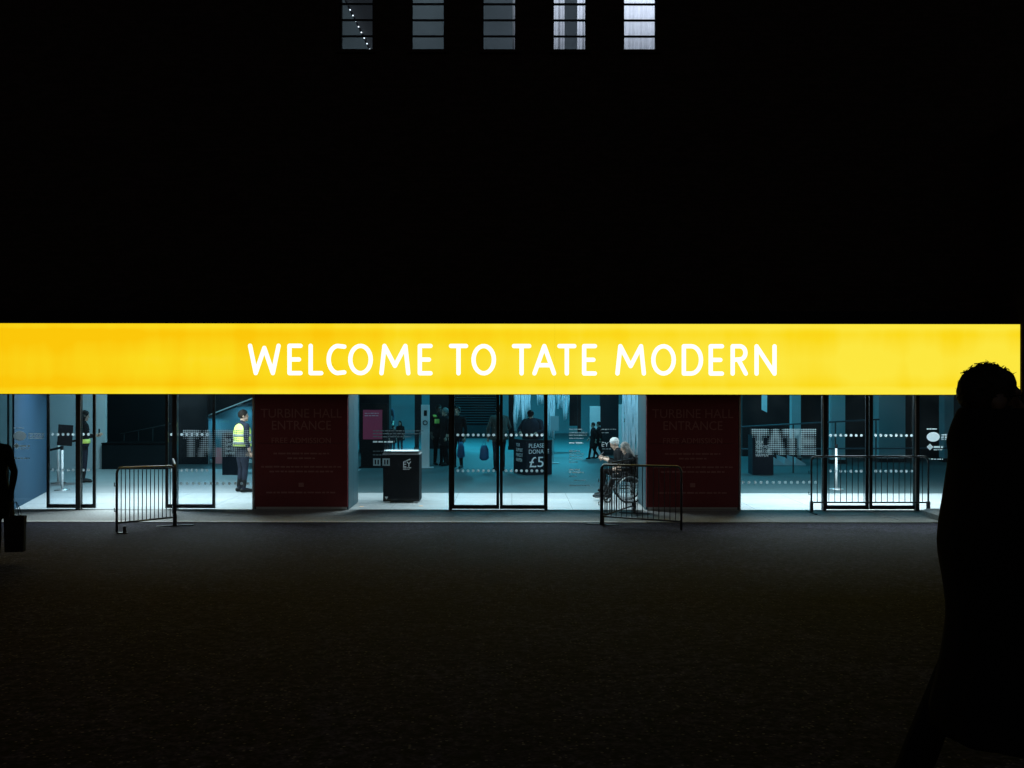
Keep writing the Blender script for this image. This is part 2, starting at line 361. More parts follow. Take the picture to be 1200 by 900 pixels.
mb = MB(); mb.box(-14, 14, 28, 28.2, 0, 7); struct('wall_back', mb, M['midwall'])
mb = MB(); mb.box(-14, 14, 2.75, 2.95, 2.25, 7); struct('light_blocking_header', mb, M['darkwall'])  # unseen drop wall, lowered to keep lobby light off the hall
# blue side wall of the lobby, splayed, and pale wall behind
mb = MB(); mb.add([(-9.75, .06, 0), (-10.55, 3.1, 0), (-10.59, 3.1, 0), (-9.79, .06, 0), (-9.75, .06, 2.8), (-10.55, 3.1, 2.8), (-10.59, 3.1, 2.8), (-9.79, .06, 2.8)],
                  [(0, 1, 5, 4), (1, 2, 6, 5), (2, 3, 7, 6), (3, 0, 4, 7), (4, 5, 6, 7)])
struct('wall_lobby_side', mb, M['bluewall'])
dL = floor_d(550); XL = lambda c, d=dL: (c - 600) * d / F
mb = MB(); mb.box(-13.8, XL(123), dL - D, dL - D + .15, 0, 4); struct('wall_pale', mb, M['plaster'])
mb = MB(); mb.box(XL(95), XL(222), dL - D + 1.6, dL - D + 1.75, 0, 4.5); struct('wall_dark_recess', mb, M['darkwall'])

# ------------------------------------------------------------------ text helpers
def text_mesh(txt, size, align='CENTER', depth=.0, space=1.0):
    cu = bpy.data.curves.new('text', 'FONT'); cu.body = txt; cu.size = size; cu.align_x = align; cu.align_y = 'CENTER'
    cu.extrude = depth; cu.space_line = .95; cu.space_character = space; cu.resolution_u = 3
    o = bpy.data.objects.new('text', cu); C.objects.link(o)
    dg = bpy.context.evaluated_depsgraph_get(); me = bpy.data.meshes.new_from_object(o.evaluated_get(dg))
    bpy.data.objects.remove(o); bpy.data.curves.remove(cu)
    me.materials.clear()
    return me
def text(name, txt, size, m, parent, loc, rz=0, align='CENTER', width=None):
    me = text_mesh(txt, size, align, 0 if name == 'window_lettering' else .0015)
    o = link(name, me, m, parent, loc=loc); o.rotation_euler = (R(90), 0, rz)
    if width:
        xs = [v.co.x for v in me.vertices]; w = max(xs) - min(xs); o.scale.x = width / w
    return o
def word_line(x0, x1, z, h, y, seed):                       # print too small to read: word-length dashes
    r = random.Random(seed); m = MB(); x = x0
    while x < x1:
        w = r.uniform(1.2, 4.2) * h; w = min(w, x1 - x)
        a_, b_ = z - h / 2 * r.uniform(.75, 1), z + h / 2 * r.uniform(.75, 1); m.add([(x, y - .002, a_), (x + w, y - .002, a_), (x + w, y - .002, b_), (x, y - .002, b_)], [(0, 1, 2, 3)]); x += w + h * .6
    return m

# ------------------------------------------------------------------ backlit fascia sign
YS = -.70; dS = D + YS; sS = F / dS
def SX(c): return (c - 600) / sS
def SZ(r): return H - (r - HOR) / sS
ZB, ZT = SZ(462), SZ(379.5)
sign = thing('illuminated_sign', 'long backlit yellow fascia sign with white welcome lettering above the doors', 'sign', (0, YS, ZB))
mb = MB(); mb.box(-13.3, SX(1196.5), .02, .74, -.012, ZT - ZB + .012); mb.build('casing', M['casing'], sign)
seams = [-213, -40, 135, 267, 385, 503, 650, 797, 930, 1062, 1195.4]
for a, b in zip(seams[:-1], seams[1:]):
    mb = MB(); mb.box(SX(a) + .0008, SX(b) - .0008, -.002, .018, 0, ZT - ZB); mb.build('panel', M['sign'], sign)
for c in (267, 445, 597, 797, 900):
    mb = MB(); mb.box(SX(c) - .012, SX(c) + .012, -.006, .03, ZT - ZB + .013, ZT - ZB + .04); mb.build('clip', M['casing'], sign)
def arc(cx, cz, rx, rz, a0, a1, n=14):
    return [(cx + rx * math.cos(R(a0 + (a1 - a0) * k / n)), cz + rz * math.sin(R(a0 + (a1 - a0) * k / n))) for k in range(n + 1)]
GL = {   # centre lines in a unit cap box
 'W': [[(.0, 1), (.2, 0), (.5, .92), (.8, 0), (1, 1)]], 'E': [[(1, 1), (0, 1), (0, 0), (1, 0)], [(0, .5), (.86, .5)]],
 'L': [[(0, 1), (0, 0), (1, 0)]], 'C': [[(1, .97)] + arc(.62, .5, .62, .5, 95, 265, 18) + [(1, .03)]],
 'O': [arc(.5, .5, .5, .5, 0, 345, 24)], 'M': [[(0, 0), (.11, 1), (.5, .27), (.89, 1), (1, 0)]],
 'T': [[(0, 1), (1, 1)], [(.5, 1), (.5, 0)]], 'A': [[(0, 0), (.5, 1), (1, 0)], [(.17, .3), (.83, .3)]],
 'D': [[(0, .02), (0, .98)] , [(0, 1), (.35, 1)] + arc(.42, .5, .58, .5, 88, -88, 16) + [(.35, 0), (0, 0)]],
 'R': [[(0, 0), (0, 1), (.5, 1)] + arc(.55, .76, .42, .24, 85, -85, 10) + [(.5, .52), (.02, .5)], [(.45, .5), (1, 0)]],
 'N': [[(0, 0), (0, 1), (1, 0), (1, 1)]]}
LET = [('W', 290.6, 329), ('E', 336.8, 354.7), ('L', 361.6, 379), ('C', 382.7, 406), ('O', 408, 437), ('M', 444.6, 481), ('E', 489.5, 507), ('T', 526, 548.6), ('O', 552.4, 581.3),
       ('T', 599.8, 622.6), ('A', 623.8, 651.8), ('T', 653, 675.4), ('E', 682, 699.6), ('M', 721, 757), ('O', 763, 792), ('D', 798.8, 823.9), ('E', 830.3, 848.4), ('R', 856, 876.4), ('N', 884, 910)]
rs = 2.5 / sS
for ch, a, b in LET:
    mb = MB(); x0, x1, z0, z1 = SX(a) + rs, SX(b) - rs, SZ(440) + rs - ZB, SZ(403) - rs - ZB
    for st in GL[ch]:
        pts = [(x0 + (x1 - x0) * p[0], -.006, z0 + (z1 - z0) * p[1]) for p in st]
        if ch == 'O': mb.tube(pts, rs, 10, flat=(1, .35, 1), closed=True)
        else:
            dense = []
            for p, q in zip(pts[:-1], pts[1:]): dense.append(p)
            dense.append(pts[-1])
            for p, q in zip(dense[:-1], dense[1:]): mb.tube([p, q], rs, 10, flat=(1, .35, 1), caps=3)
    mb.build('letter', M['letter'], sign, smooth=True)

# ------------------------------------------------------------------ building: brick wall, windows, glass front
bld = thing('museum_building', 'dark brick building with glass entrance and small lit barred windows', 'building', (0, 0, 0))
WY = .5; sW = F / (D + WY)
wx = [((a - 600) / sW, (b - 600) / sW) for a, b in ((397, 436), (481, 520), (565, 604), (648, 687), (731, 770))]
wz0 = H + (HOR - 58.5) / sW; wz1 = wz0 + .325 * 9
mb = MB(); mb.box(-18, 18, WY, WY + .4, 2.95, wz0); mb.build('brick_wall', M['brick'], bld)
mb = MB(); mb.box(-18, 18, WY, WY + .4, wz1, 17); mb.build('brick_wall', M['brick'], bld)
edges = [-18] + [v for p in wx for v in p] + [18]
for k in range(0, len(edges), 2):
    mb = MB(); mb.box(edges[k], edges[k + 1], WY + .001, WY + .399, wz0, wz1); mb.build('brick_wall', M['brick'], bld)
mb = MB(); mb.box(SX(1197), 18, -.72, WY - .01, -.1, 7.5); mb.build('brick_pier', M['brick'], bld)
mb = MB(); mb.box(-18, -11.6, .02, WY - .01, -.1, 7.5); mb.build('brick_pier', M['brick'], bld)
mb = MB(); mb.box(-11.6, SX(1197), .02, WY - .002, 2.7, 3.9); mb.build('lintel', M['darkwall'], bld)
pane_me = None
for (a, b) in wx:
    w = bpy.data.objects.new('window', None); C.objects.link(w); w.parent = bld; w.location = (a, WY + .14, wz0)
    wd = b - a
    fr = MB(); fr.box(0, .018, 0, .05, 0, wz1 - wz0); fr.box(wd - .018, wd, 0, .05, 0, wz1 - wz0); fr.box(.018, wd - .018, 0, .05, 0, .02); fr.build('window_frame', M['black'], w)
    si = MB(); si.box(-.06, wd + .06, -.2, -.005, -.07, -.004); si.build('window_sill', M['brick'], w)
    for k in range(9):
        if k: 
            br = MB(); br.box(.018, wd - .018, -.004, .045, k * .325 - .016, k * .325 + .016); br.build('glazing_bar', M['black'], w)
        pm = MB(); pm.box(.018, wd - .018, .02, .026, k * .325 + .018, k * .325 + .307); pm.build('pane', M['winglass'], w)

sG = F / D
def GX(c): return (c - 600) / sG
def GZ(r): return H - (r - HOR) / sG
GT = 2.66
def fixed_pane(c0, c1, y=.02):
    p = MB(); p.box(GX(c0), GX(c1), y, y + .012, .012, GT); return p.build('glass_pane', M['glass'], bld)
def post(c0, c1, m, y0=-.03, y1=.09, name='post'):
    p = MB(); p.box(GX(c0), GX(c1), y0, y1, .0, GT); return p.build(name, M[m], bld)
def disc_row(cols, row, r, y, mb=None):
    mb = mb or MB()
    for c in cols:
        cx, cz = GX(c), GZ(row); n = 10
        mb.add([(cx + r * math.cos(2 * math.pi * k / n), y, cz + r * math.sin(2 * math.pi * k / n)) for k in range(n)], [tuple(range(n))])
    return mb
def leaf(c0, c1, y, sl=3.4, sr=3.4, edge=None, dots=True, rows=(510, 552)):
    d = bpy.data.objects.new('sliding_door', None); C.objects.link(d); d.parent = bld
    for a, b in ((c0, c0 + sl), (c1 - sr, c1)):
        m = MB(); m.box(GX(a), GX(b), y - .022, y + .022, .02, GT - .02); m.build('stile', M['frame'], d)
    m = MB(); m.box(GX(c0 + sl), GX(c1 - sr), y - .02, y + .02, .02, .095); m.build('bottom_rail', M['frame'], d)
    m = MB(); m.box(GX(c0 + sl), GX(c1 - sr), y - .02, y + .02, GT - .09, GT - .02); m.build('top_rail', M['frame'], d)
    m = MB(); m.box(GX(c0 + sl), GX(c1 - sr), y - .005, y + .005, .095, GT - .09); m.build('glass_pane', M['glass'], d)
    if dots:
        for r in rows:
            k = c0 + sl + 4
            cols = []
            while k < c1 - sr - 2: cols.append(k); k += 6.02
            disc_row(cols, r, .029, y - .008).build('dot_row', M['vinyl'], d)['kind'] = 'stuff'
    return d
# left doors, slid open; centre and right doors closed
leaf(51.5, 109, .13, 3, 3.2); leaf(191.5, 250, .13, 3, 3.2)
leaf(529, 585.2, .06); leaf(585.8, 641, .06)
leaf(967, 1019, .06); leaf(1020, 1075, .06)
for c, m in ((92, 'frame'), (205, 'frame')): post(c - 2.6, c + 2.6, m)
for c in (528, 640): post(c - 2, c + 1.8, 'frame')
for c in (966, 1075): post(c - 2, c + 2, 'frame')
post(1071.4, 1072.8, 'steel', -.036, -.031, 'edge_trim'); post(964.0, 964.9, 'steel', -.034, .02, 'edge_trim')
post(8.4, 9.6, 'frame', 0, .03); 
post(296.5, 298.4, 'steel', -.05, .1, 'fin'); post(865.8, 867.6, 'steel', -.05, .1, 'fin'); post(94.7, 95.5, 'steel', -.034, -.031, 'edge_trim')
fixed_pane(-95, 7.6); fixed_pane(10, 89); fixed_pane(208, 296.3)
fixed_pane(420.5, 525.6); fixed_pane(642.2, 744.5); fixed_pane(868, 963.6); fixed_pane(1077.4, 1194)
mb = MB(); mb.box(-11.6, SX(1197), -.028, .015, .0, .011); mb.build('threshold', M['steel'], bld)

# halftone lettering on the fixed panes
def halftone(c0, c1, r0, r1, y, name, vm='vinyl_half'):
    nx, nz = 37, 14
    w, h = 4.0, 1.0
    segs = []
    for k, ch in enumerate('TATE'):
        x0, x1 = k * 1.0 + .10, k * 1.0 + .86
        for st in GL[ch]:
            p = [(x0 + (x1 - x0) * q[0], q[1] * .84 + .08) for q in st]; segs += list(zip(p[:-1], p[1:]))
    out = MB()
    for i in range(nx):
        for j in range(nz):
            px, pz = (i + .5) / nx * w, (j + .5) / nz * h
            dm = 9
            for (ax, az), (bx, bz) in segs:
                ux, uz = bx - ax, bz - az; t = max(0, min(1, ((px - ax) * ux + (pz - az) * uz) / (ux * ux + uz * uz + 1e-9)))
                dm = min(dm, math.hypot((px - ax - ux * t), (pz - az - uz * t)))
            f = math.exp(-(dm / .2) ** 2)
            if f < .12: continue
            cc = c0 + (c1 - c0) * (i + .5) / nx; rr = r1 - (r1 - r0) * (j + .5) / nz
            disc_row([cc], rr, (c1 - c0) / nx / sG * .44 * math.sqrt(f), y, out)
    o = out.build(name, M[vm], bld); return tag(o, kind='stuff')
halftone(881, 957, 502, 533, .012, 'halftone_lettering')
halftone(214, 293, 504, 536, .012, 'halftone_lettering', 'vinyl_faint')
disc_row([871 + 7.1 * k for k in range(13)], 565, .030, .014).build('dot_row', M['vinyl'], bld)['kind'] = 'stuff'
disc_row([212 + 7.1 * k for k in range(12)], 567, .030, .014).build('dot_row', M['vinyl'], bld)['kind'] = 'stuff'
# sponsors' marks on the panes: white vinyl
def sponsor(c, m, dx=0):
    def el(cx, r, a, b):
        n = 24; q = MB(); q.add([(GX(cx) + a * math.cos(2 * math.pi * k / n), .012, GZ(r) + b * math.sin(2 * math.pi * k / n)) for k in range(n)], [tuple(range(n))]); return q
    el(c + 7.5, 511.5, .128, .094).build('oval_mark', M[m], bld)
    word_line(GX(c), GX(c + 12), GZ(502.2), .022, .014, 1).build('print_line', M[m], bld)
    for r, s in ((509, 2), (511.8, 3), (514.2, 4)): word_line(GX(c + 17), GX(c + 36), GZ(r), .026, .014, s).build('print_line', M[m], bld)
    q = MB(); q.add([(GX(c + 3.7) + a * .065, .012, GZ(523.3) + b * .065) for a, b in ((0, -1), (1, 0), (0, 1), (-1, 0))], [(0, 1, 2, 3)])
    q.add([(GX(c + 3.7) + a * .03, .0105, GZ(523.3) + b * .03) for a, b in ((0, -1), (1, 0), (0, 1), (-1, 0))], [(0, 1, 2, 3)]); q.build('diamond_mark', M[m], bld)
    word_line(GX(c + 8), GX(c + 19), GZ(523.4), .04, .014, 5).build('print_line', M[m], bld)
    word_line(GX(c + 8), GX(c + 18.5), GZ(526.6), .018, .014, 6).build('print_line', M[m], bld)
    word_line(GX(c), GX(c + 19), GZ(537.6), .03, .014, 7).build('print_line', M[m], bld)
sponsor(1086.5, 'vinyl'); sponsor(15.5, 'vinyl_faint')
# information print on the panes beside the centre doors
for k, (r, c0, c1) in enumerate([(503, 667, 683), (507, 667, 689), (510, 667, 688), (513.5, 667, 684), (519, 667, 684), (528.6, 667, 680), (532, 667, 684), (535, 667, 684), (538, 667, 683), (541.5, 667, 678), (550.4, 667, 680), (553.6, 667, 684), (558, 667, 677), (563, 673, 687), (569, 667, 692)]):
    word_line(GX(c0), GX(c1), GZ(r), .032 if r in (519, 550.4, 553.6, 528.6) else .02, .014, 20 + k).build('print_line', M['vinyl' if r in (519, 550.4, 553.6) else 'vinyl_faint'], bld)
for k, (r, c0, c1) in enumerate([(503, 705, 722), (507, 705, 714), (526, 706, 716)]):
    word_line(GX(c0), GX(c1), GZ(r), .02, .014, 40 + k).build('print_line', M['vinyl_faint'], bld)
text('window_lettering', 'EY', .13, M['vinyl'], bld, (GX(709), .010, GZ(521)))
for k, (r, c0, c1) in enumerate([(505, 437, 496), (508.4, 437, 494), (512, 437, 482), (518, 437, 462), (529, 437, 458), (533.3, 437, 456)]):
    word_line(GX(c0), GX(c1), GZ(r), .034 if r == 518 else .02, .014, 60 + k).build('print_line', M['vinyl' if r == 518 else 'vinyl_vfaint'], bld)

for c in (437.2, 448.2):
    m = MB(); m.add([(GX(c), .012, GZ(546)), (GX(c + 8.6), .012, GZ(546)), (GX(c + 8.6), .012, GZ(537.4)), (GX(c), .012, GZ(537.4))], [(0, 1, 2, 3)]); q = m.build('square_sticker', M['vinyl_half'], bld)
    m = MB()
    for i in range(2): m.box(GX(c + 2 + 3.2 * i), GX(c + 3.6 + 3.2 * i), .009, .011, GZ(544.5), GZ(539)); 
    m.build('sticker_mark', M['boxdark'], bld)
# ------------------------------------------------------------------ dark red notice boxes either side of the centre doors
def notice_box(c0, c1, side, label):
    t = thing('notice_box', label, 'notice box', ((GX(c0) + GX(c1)) / 2, -.05, 0), 0, 'dark red entrance notice boxes')
    w = (GX(c1) - GX(c0)) / 2
    b = MB(); b.box(-w, w, 0, .05, .07, .955 + .35); b.build('panel', M['red'], t)
    b = MB(); b.box(-w, w, 0, .05, 1.312, 2.64); b.build('panel', M['red'], t)
    b = MB(); b.box(-w + .06, w - .06, .051, 1.2, .0, 2.6); b.build('core', M['darkwall'], t)
    for s in (-1, 1):
        x0, x1 = sorted((s * (w - .055), s * (w + .01)))
        b = MB(); b.box(x0, x1, .055, .62, .012, 2.6); b.build('side_cladding', M['tealmetal'], t)
        b = MB(); b.box(x0, x1, .63, 1.25, .012, 2.6); b.build('side_cladding', M['tealmetal'], t)
    b = MB(); b.box(-w + .02, w - .02, .03, .05, .02, .065); b.build('plinth', M['steel'], t)
    zz = lambda r: GZ(r)
    text('lettering', 'TURBINE HALL', .25, M['redtext'], t, (0, -.004, zz(485)), width=1.58)
    text('lettering', 'ENTRANCE', .25, M['redtext'], t, (0, -.004, zz(499)), width=1.15)
    text('lettering', 'FREE ADMISSION', .15, M['redtext'], t, (0, -.004, zz(516.5)), width=1.15)
    for k, (r, a) in enumerate(((531.5, .54), (537, .27), (547, .78), (552.5, .62), (577, .68))):
        word_line(-a, a, zz(r), .035, -.001, 80 + k).build('print_line', M['redtext'], t)
    b = MB(); b.box(-.05, .05, -.003, -.001, zz(568) - .04, zz(568) + .04); b.build('symbol', M['redtext'], t)
    return t
notice_box(299.5, 408, 1, 'dark red notice panel by the yellow-vested guard, lettered TURBINE HALL ENTRANCE')
notice_box(757.5, 865, -1, 'dark red notice panel behind the crowd barrier, lettered TURBINE HALL ENTRANCE')

# ------------------------------------------------------------------ crowd barriers
def barrier(label, p0, p1, hgt=1.05, nb=14, feet=(1, 1), low=.16):
    p0, p1 = Vector(p0), Vector(p1); L = (p1 - p0).length
    t = thing('crowd_barrier', label, 'barrier', p0, math.atan2(p1.y - p0.y, p1.x - p0.x), 'steel crowd barriers at the entrance')
    dz = (p1.z - p0.z) / L
    zf = lambda x: dz * x
    r = .019; c = .09
    pts = [(0, 0, .02)] + [(0, 0, hgt - c)] + [(c - c * math.cos(a), 0, hgt - c + c * math.sin(a) + zf(0)) for a in (.4, .8, 1.2)] + [(c, 0, hgt + zf(c)), (L - c, 0, hgt + zf(L - c))] + \
          [(L - c + c * math.sin(a), 0, hgt - c + c * math.cos(a) + zf(L)) for a in (.4, .8, 1.2)] + [(L, 0, hgt - c + zf(L)), (L, 0, .02 + zf(L))]
    m = MB(); m.tube(pts, r, 8, caps=0); m.build('frame', M['barrier'], t, True)
    m = MB(); m.tube([(.015, 0, low + zf(0)), (L - .015, 0, low + zf(L))], .015, 8, caps=0); m.build('bottom_rail', M['barrier'], t, True)
    m = MB(); m.tube([(0, 0, 0), (0, 0, hgt - low)], .0075, 6, caps=0); me = m.mesh('bar'); me.materials.append(M['barrier'])
    for k in range(1, nb):
        o = link('bar', me, None, t); o.location = (L * k / nb, 0, low + zf(L * k / nb))
    for k, on in enumerate(feet):
        if on:
            x = L * k; m = MB(); m.box(x - .025, x + .025, -.3, .3, .004 + zf(x), .02 + zf(x)); m.box(x - .028, x + .028, -.028, .028, .02 + zf(x), .22 + zf(x)); m.build('foot', M['barrier'], t)
    for z in (.35, .75):
        m = MB(); m.tube([(0, 0, z), (-.05, 0, z), (-.05, 0, z + .05)], .008, 6); m.build('hook', M['barrier'], t)
    return t
def gp(col, d):
    y = d - D; return ((col - 600) * d / F, y, ramp_z(y))
barrier('short steel crowd barrier angled before the open left doors', gp(137, 15.5), gp(204, 16.7), 1.03, 14, (0, 0))
barrier('crowd barrier seen end-on, running back towards the open left doors', gp(205.5, 16.72), gp(203, 18.5), 1.05, 14, (1, 0))
barrier('crowd barrier angled before the right notice panel and wheelchair', gp(704.5, 17), gp(798.5, 15.9), 1.05, 15, (0, 0))
barrier('crowd barrier running back towards the wheelchair from a shared corner', gp(706, 17.03), gp(743.5, 18.7), 1.05, 14, (1, 1))
barrier('wide crowd barrier standing square across the closed right doors', gp(951, 18.85), gp(1088, 18.85), 1.08, 20, (1, 1), .2)
for cc, dd, lab in ((145, 15.45, 'small steel barrier foot lying beside the left barrier'),):
    p = gp(cc, dd); t = thing('barrier_foot', lab, 'barrier foot', p)
    m = MB(); m.box(-.1, .05, -.03, .03, .003, .02); m.build('plate', M['barrier'], t); m = MB(); m.box(-.005, .035, -.02, .02, .02, .12); m.build('socket', M['barrier'], t)

# ------------------------------------------------------------------ people
def person(label, loc, rz, h=1.75, J=None, mats=None, head=(0, 0), hair='short', haircol='hair', coat=None, vox=.012, girth=1.0, fold=None, skin='skin', name='person', grip=.5, coatcol=None, headpush=(0, 0, 0)):
    s = h / 1.75
    t = thing('person', label, 'person', loc, rz); t.scale = (s, s, s)
    j = dict(pel=(0, 0, .95), waist=(0, .005, 1.08), chest=(0, 0, 1.28), neck=(0, .0, 1.47), head=(0, .025, 1.625),
             shl=(-.185, 0, 1.41), shr=(.185, 0, 1.41), ell=(-.235, -.03, 1.12), elr=(.235, -.03, 1.12), wrl=(-.245, .05, .88), wrr=(.245, .05, .88),
             hil=(-.09, 0, .92), hir=(.09, 0, .92), knl=(-.1, .02, .5), knr=(.1, .02, .5), anl=(-.105, -.02, .085), anr=(.105, -.02, .085), tol=(-.12, .16, .035), tor=(.12, .16, .035))
    if J: j.update(J)
    j = {k: Vector(v) for k, v in j.items()}
    m = MB(); g = girth
    # torso
    sp = [(j['pel'] + Vector((0, 0, -.08)), .13, .10), (j['pel'], .165, .125), (j['waist'], .145, .115), (j['chest'], .175, .125), (j['chest'].lerp(j['neck'], .55), .17, .105), (j['neck'].lerp(j['chest'], .12), .075, .065)]
    for (a, rx, ry), (b, sx_, sy_) in zip(sp[:-1], sp[1:]):
        for k in range(4):
            u = k / 4; c = a.lerp(b, u); m.ball(c, ((rx + (sx_ - rx) * u) * g, (ry + (sy_ - ry) * u) * g, .075), 14, 8, 1)
    m.tube([j['shl'], j['neck'].lerp(j['chest'], .2), j['shr']], [.062 * g, .08, .062 * g], 8, 1)
    m.tube([j['neck'] + Vector((0, 0, -.05)), j['head'] + Vector((0, -.01, -.05))], [.056, .052], 10, 0)
    # head
    HM = Matrix.Rotation(head[0], 3, 'Z') @ Matrix.Rotation(head[1], 3, 'X')
    hc = j['head']
    def hp(x, y, z): return hc + HM @ Vector((x, y, z))
    m.ball(hp(0, -.008, .025), (.076, .096, .098), 16, 12, 0, HM); m.ball(hp(0, .028, -.055), (.056, .062, .066), 12, 10, 0, HM)
    m.tube([hp(0, .083, .022), hp(0, .108, -.022)], [.008, .014], 6, 0); m.ball(hp(0, .09, -.062), (.024, .012, .012), 8, 6, 0, HM)
    m.ball(hp(0, .076, -.1), (.026, .02, .018), 8, 6, 0, HM); m.tube([hp(-.036, .082, .036), hp(.036, .082, .036)], .011, 6, 0)
    for q in (-1, 1): m.ball(hp(q * .078, -.005, -.005), (.012, .022, .034), 8, 6, 0, HM)
    # limbs
    for q, S in (('l', -1), ('r', 1)):
        m.tube([j['sh' + q], j['sh' + q].lerp(j['el' + q], .5), j['el' + q], j['el' + q].lerp(j['wr' + q], .35), j['wr' + q]], [.062 * g, .052 * g, .045 * g, .046 * g, .032], 10, 1)
        m.tube([j['hi' + q], j['hi' + q].lerp(j['kn' + q], .45), j['kn' + q], j['kn' + q].lerp(j['an' + q], .3), j['an' + q] + Vector((0, 0, .03))], [.092 * g, .082 * g, .06, .062, .05], 10, 2)
        an, to = j['an' + q], j['to' + q]
        hl = an - (to - an).normalized() * .045; hl.z = min(an.z - .035, an.z); 
        m.tube([hl, an.lerp(to, .45) + Vector((0, 0, -.01)), to], [.045, .045, .034], 8, 3); m.tube([an + Vector((0, 0, .05)), an], [.046, .045], 8, 3)
        # hand: palm, four fingers, thumb
        wr = j['wr' + q]; dr = (wr - j['el' + q]).normalized(); inw = Vector((-S, 0, 0)) - dr * dr.dot(Vector((-S, 0, 0)))
        inw = inw.normalized() if inw.length > .2 else dr.orthogonal().normalized()
        fw = inw.cross(dr) * (S); fw.normalize()
        if fw.y < 0 and abs(fw.y) > .3: fw = -fw
        pal = wr + dr * .055
        m.tube([wr + dr * .01, pal + fw * .012, wr + dr * .09], [.03, .032, .03], 8, 4)
        m.tube([pal - fw * .018, wr + dr * .088 - fw * .018], [.024, .022], 8, 4)
        for k in range(4):
            b0 = wr + dr * .088 + fw * (.03 - .02 * k); ln = (.068, .076, .07, .055)[k]
            b1 = b0 + (dr * (1 - .3 * grip) + inw * .55 * grip) * ln * .5; b2 = b1 + (dr * (1 - .9 * grip) + inw * 1.0 * grip) * ln * .5
            m.tube([b0, b1, b2], [.0095, .009, .0078], 6, 4)
        m.tube([wr + dr * .03 + fw * .026, wr + dr * .065 + fw * .055 + inw * .012, wr + dr * .095 + fw * .058 + inw * .025 * (1 + grip)], [.013, .011, .009], 6, 4)
    tmp = m.mesh('tmp'); o = bpy.data.objects.new('tmp', tmp); C.objects.link(o)
    md = o.modifiers.new('r', 'REMESH'); md.mode = 'VOXEL'; md.voxel_size = vox
    ms = o.modifiers.new('s', 'SMOOTH'); ms.factor = .5; ms.iterations = 4
    dg = bpy.context.evaluated_depsgraph_get(); me = bpy.data.meshes.new_from_object(o.evaluated_get(dg)); bpy.data.objects.remove(o)
    kd = kdtree.KDTree(len(m.v))
    for i, p in enumerate(m.v): kd.insert(p, i)
    kd.balance()
    mm = dict(top='navy', legs='trousers', shoe='shoe', hand=skin, face=skin); mm.update(mats or {})
    me.materials.clear()
    for k in ('face', 'top', 'legs', 'shoe', 'hand'): me.materials.append(M[mm[k]])
    me.polygons.foreach_set('material_index', [m.t[kd.find(p.center)[1]] for p in me.polygons])
    body = link('body', me, None, t, True)
    # hair
    if hair:
        hm = MB(); r = random.Random(label)
        def scalp(a, e, rad=1.0):
            return hp(.083 * rad * math.cos(e) * math.sin(a), -.010 + .104 * rad * math.cos(e) * math.cos(a), .03 + .104 * rad * math.sin(e))
        n = 26; nl = 8
        vs = []; fs = []
        for i in range(nl + 1):
            for k in range(n):
                a = 2 * math.pi * k / n
                front = max(0, math.cos(a))
                low = -.75 + 1.35 * front ** 1.2 if hair != 'cap' else -.3 + .3 * front
                e = math.pi / 2 - (math.pi / 2 - low) * (i + .15) / nl
                vs.append(scalp(a, e, (.95 if hair == 'tousled' else 1.02) + r.uniform(0, .05) + (.03 if hair == 'tousled' else 0) * math.sin(3 * a + i)))
        for i in range(nl):
            for k in range(n):
                l = (k + 1) % n; fs.append((i * n + k, (i + 1) * n + k, (i + 1) * n + l, i * n + l))
        fs.append(tuple(range(n)))
        hm.add(vs, fs)
        if hair == 'long':
            hm.loft([tuple(hp(0, -.035, .03)) + (.092, .085), tuple(hp(0, -.04, -.08)) + (.1, .085), tuple(hp(0, -.055, -.2)) + (.11, .08), tuple(hp(0, -.075, -.32)) + (.105, .065), tuple(hp(0, -.085, -.40)) + (.07, .04)], 18,
                    fold=lambda a, u: .07 * math.sin(9 * a + u))
        if hair == 'tousled':
            for k in range(90):
                a = r.uniform(0, 2 * math.pi); e = r.uniform(-.2, 1.5)
                if math.cos(a) > .6 and e < .7: continue
                p = scalp(a, e, .97); q = scalp(a + r.uniform(-.35, .35), e + r.uniform(-.25, .2), 1.02 + r.uniform(0, .07)); w = scalp(a + r.uniform(-.5, .5), e + r.uniform(-.3, .1), 1.0 + r.uniform(0, .14))
                hm.tube([p, q, w], [.003, .0012, .0004], 4, caps=0)
        hm.build('hair', M[haircol], t, True)
        if hair == 'cap':
            cm = MB(); cm.loft([tuple(hp(0, -.005, .035)) + (.09, .108), tuple(hp(0, -.005, .09)) + (.084, .1), tuple(hp(0, -.01, .13)) + (.05, .06), tuple(hp(0, -.01, .14)) + (.015, .015)], 18)
            cm.add([hp(-.075, .07, .045), hp(-.05, .16, .03), hp(.05, .16, .03), hp(.075, .07, .045), hp(-.075, .07, .055), hp(-.05, .16, .04), hp(.05, .16, .04), hp(.075, .07, .055)],
                   [(3, 2, 1, 0), (4, 5, 6, 7), (0, 1, 5, 4), (1, 2, 6, 5), (2, 3, 7, 6)])
            cm.build('cap', M['blackcloth'], t, True)
    if coat:
        K = [np.array(q) for q in coat]; coat = []
        for i in range(len(K) - 1):
            a, b, c, d_ = K[max(i - 1, 0)], K[i], K[i + 1], K[min(i + 2, len(K) - 1)]
            for k in range(4):
                u = k / 4; coat.append(tuple(.5 * (2 * b + (c - a) * u + (2 * a - 5 * b + 4 * c - d_) * u * u + (3 * b - a - 3 * c + d_) * u ** 3)))
        coat.append(tuple(K[-1]))
        cm = MB(); cm.loft(coat, 48, fold=fold or (lambda a, u: .035 * (1 - u) * math.sin(7 * a + 1.3) + .02 * (1 - u) * math.sin(13 * a))); cm.build('coat', M[coatcol or mm['top']], t, True)
    return t
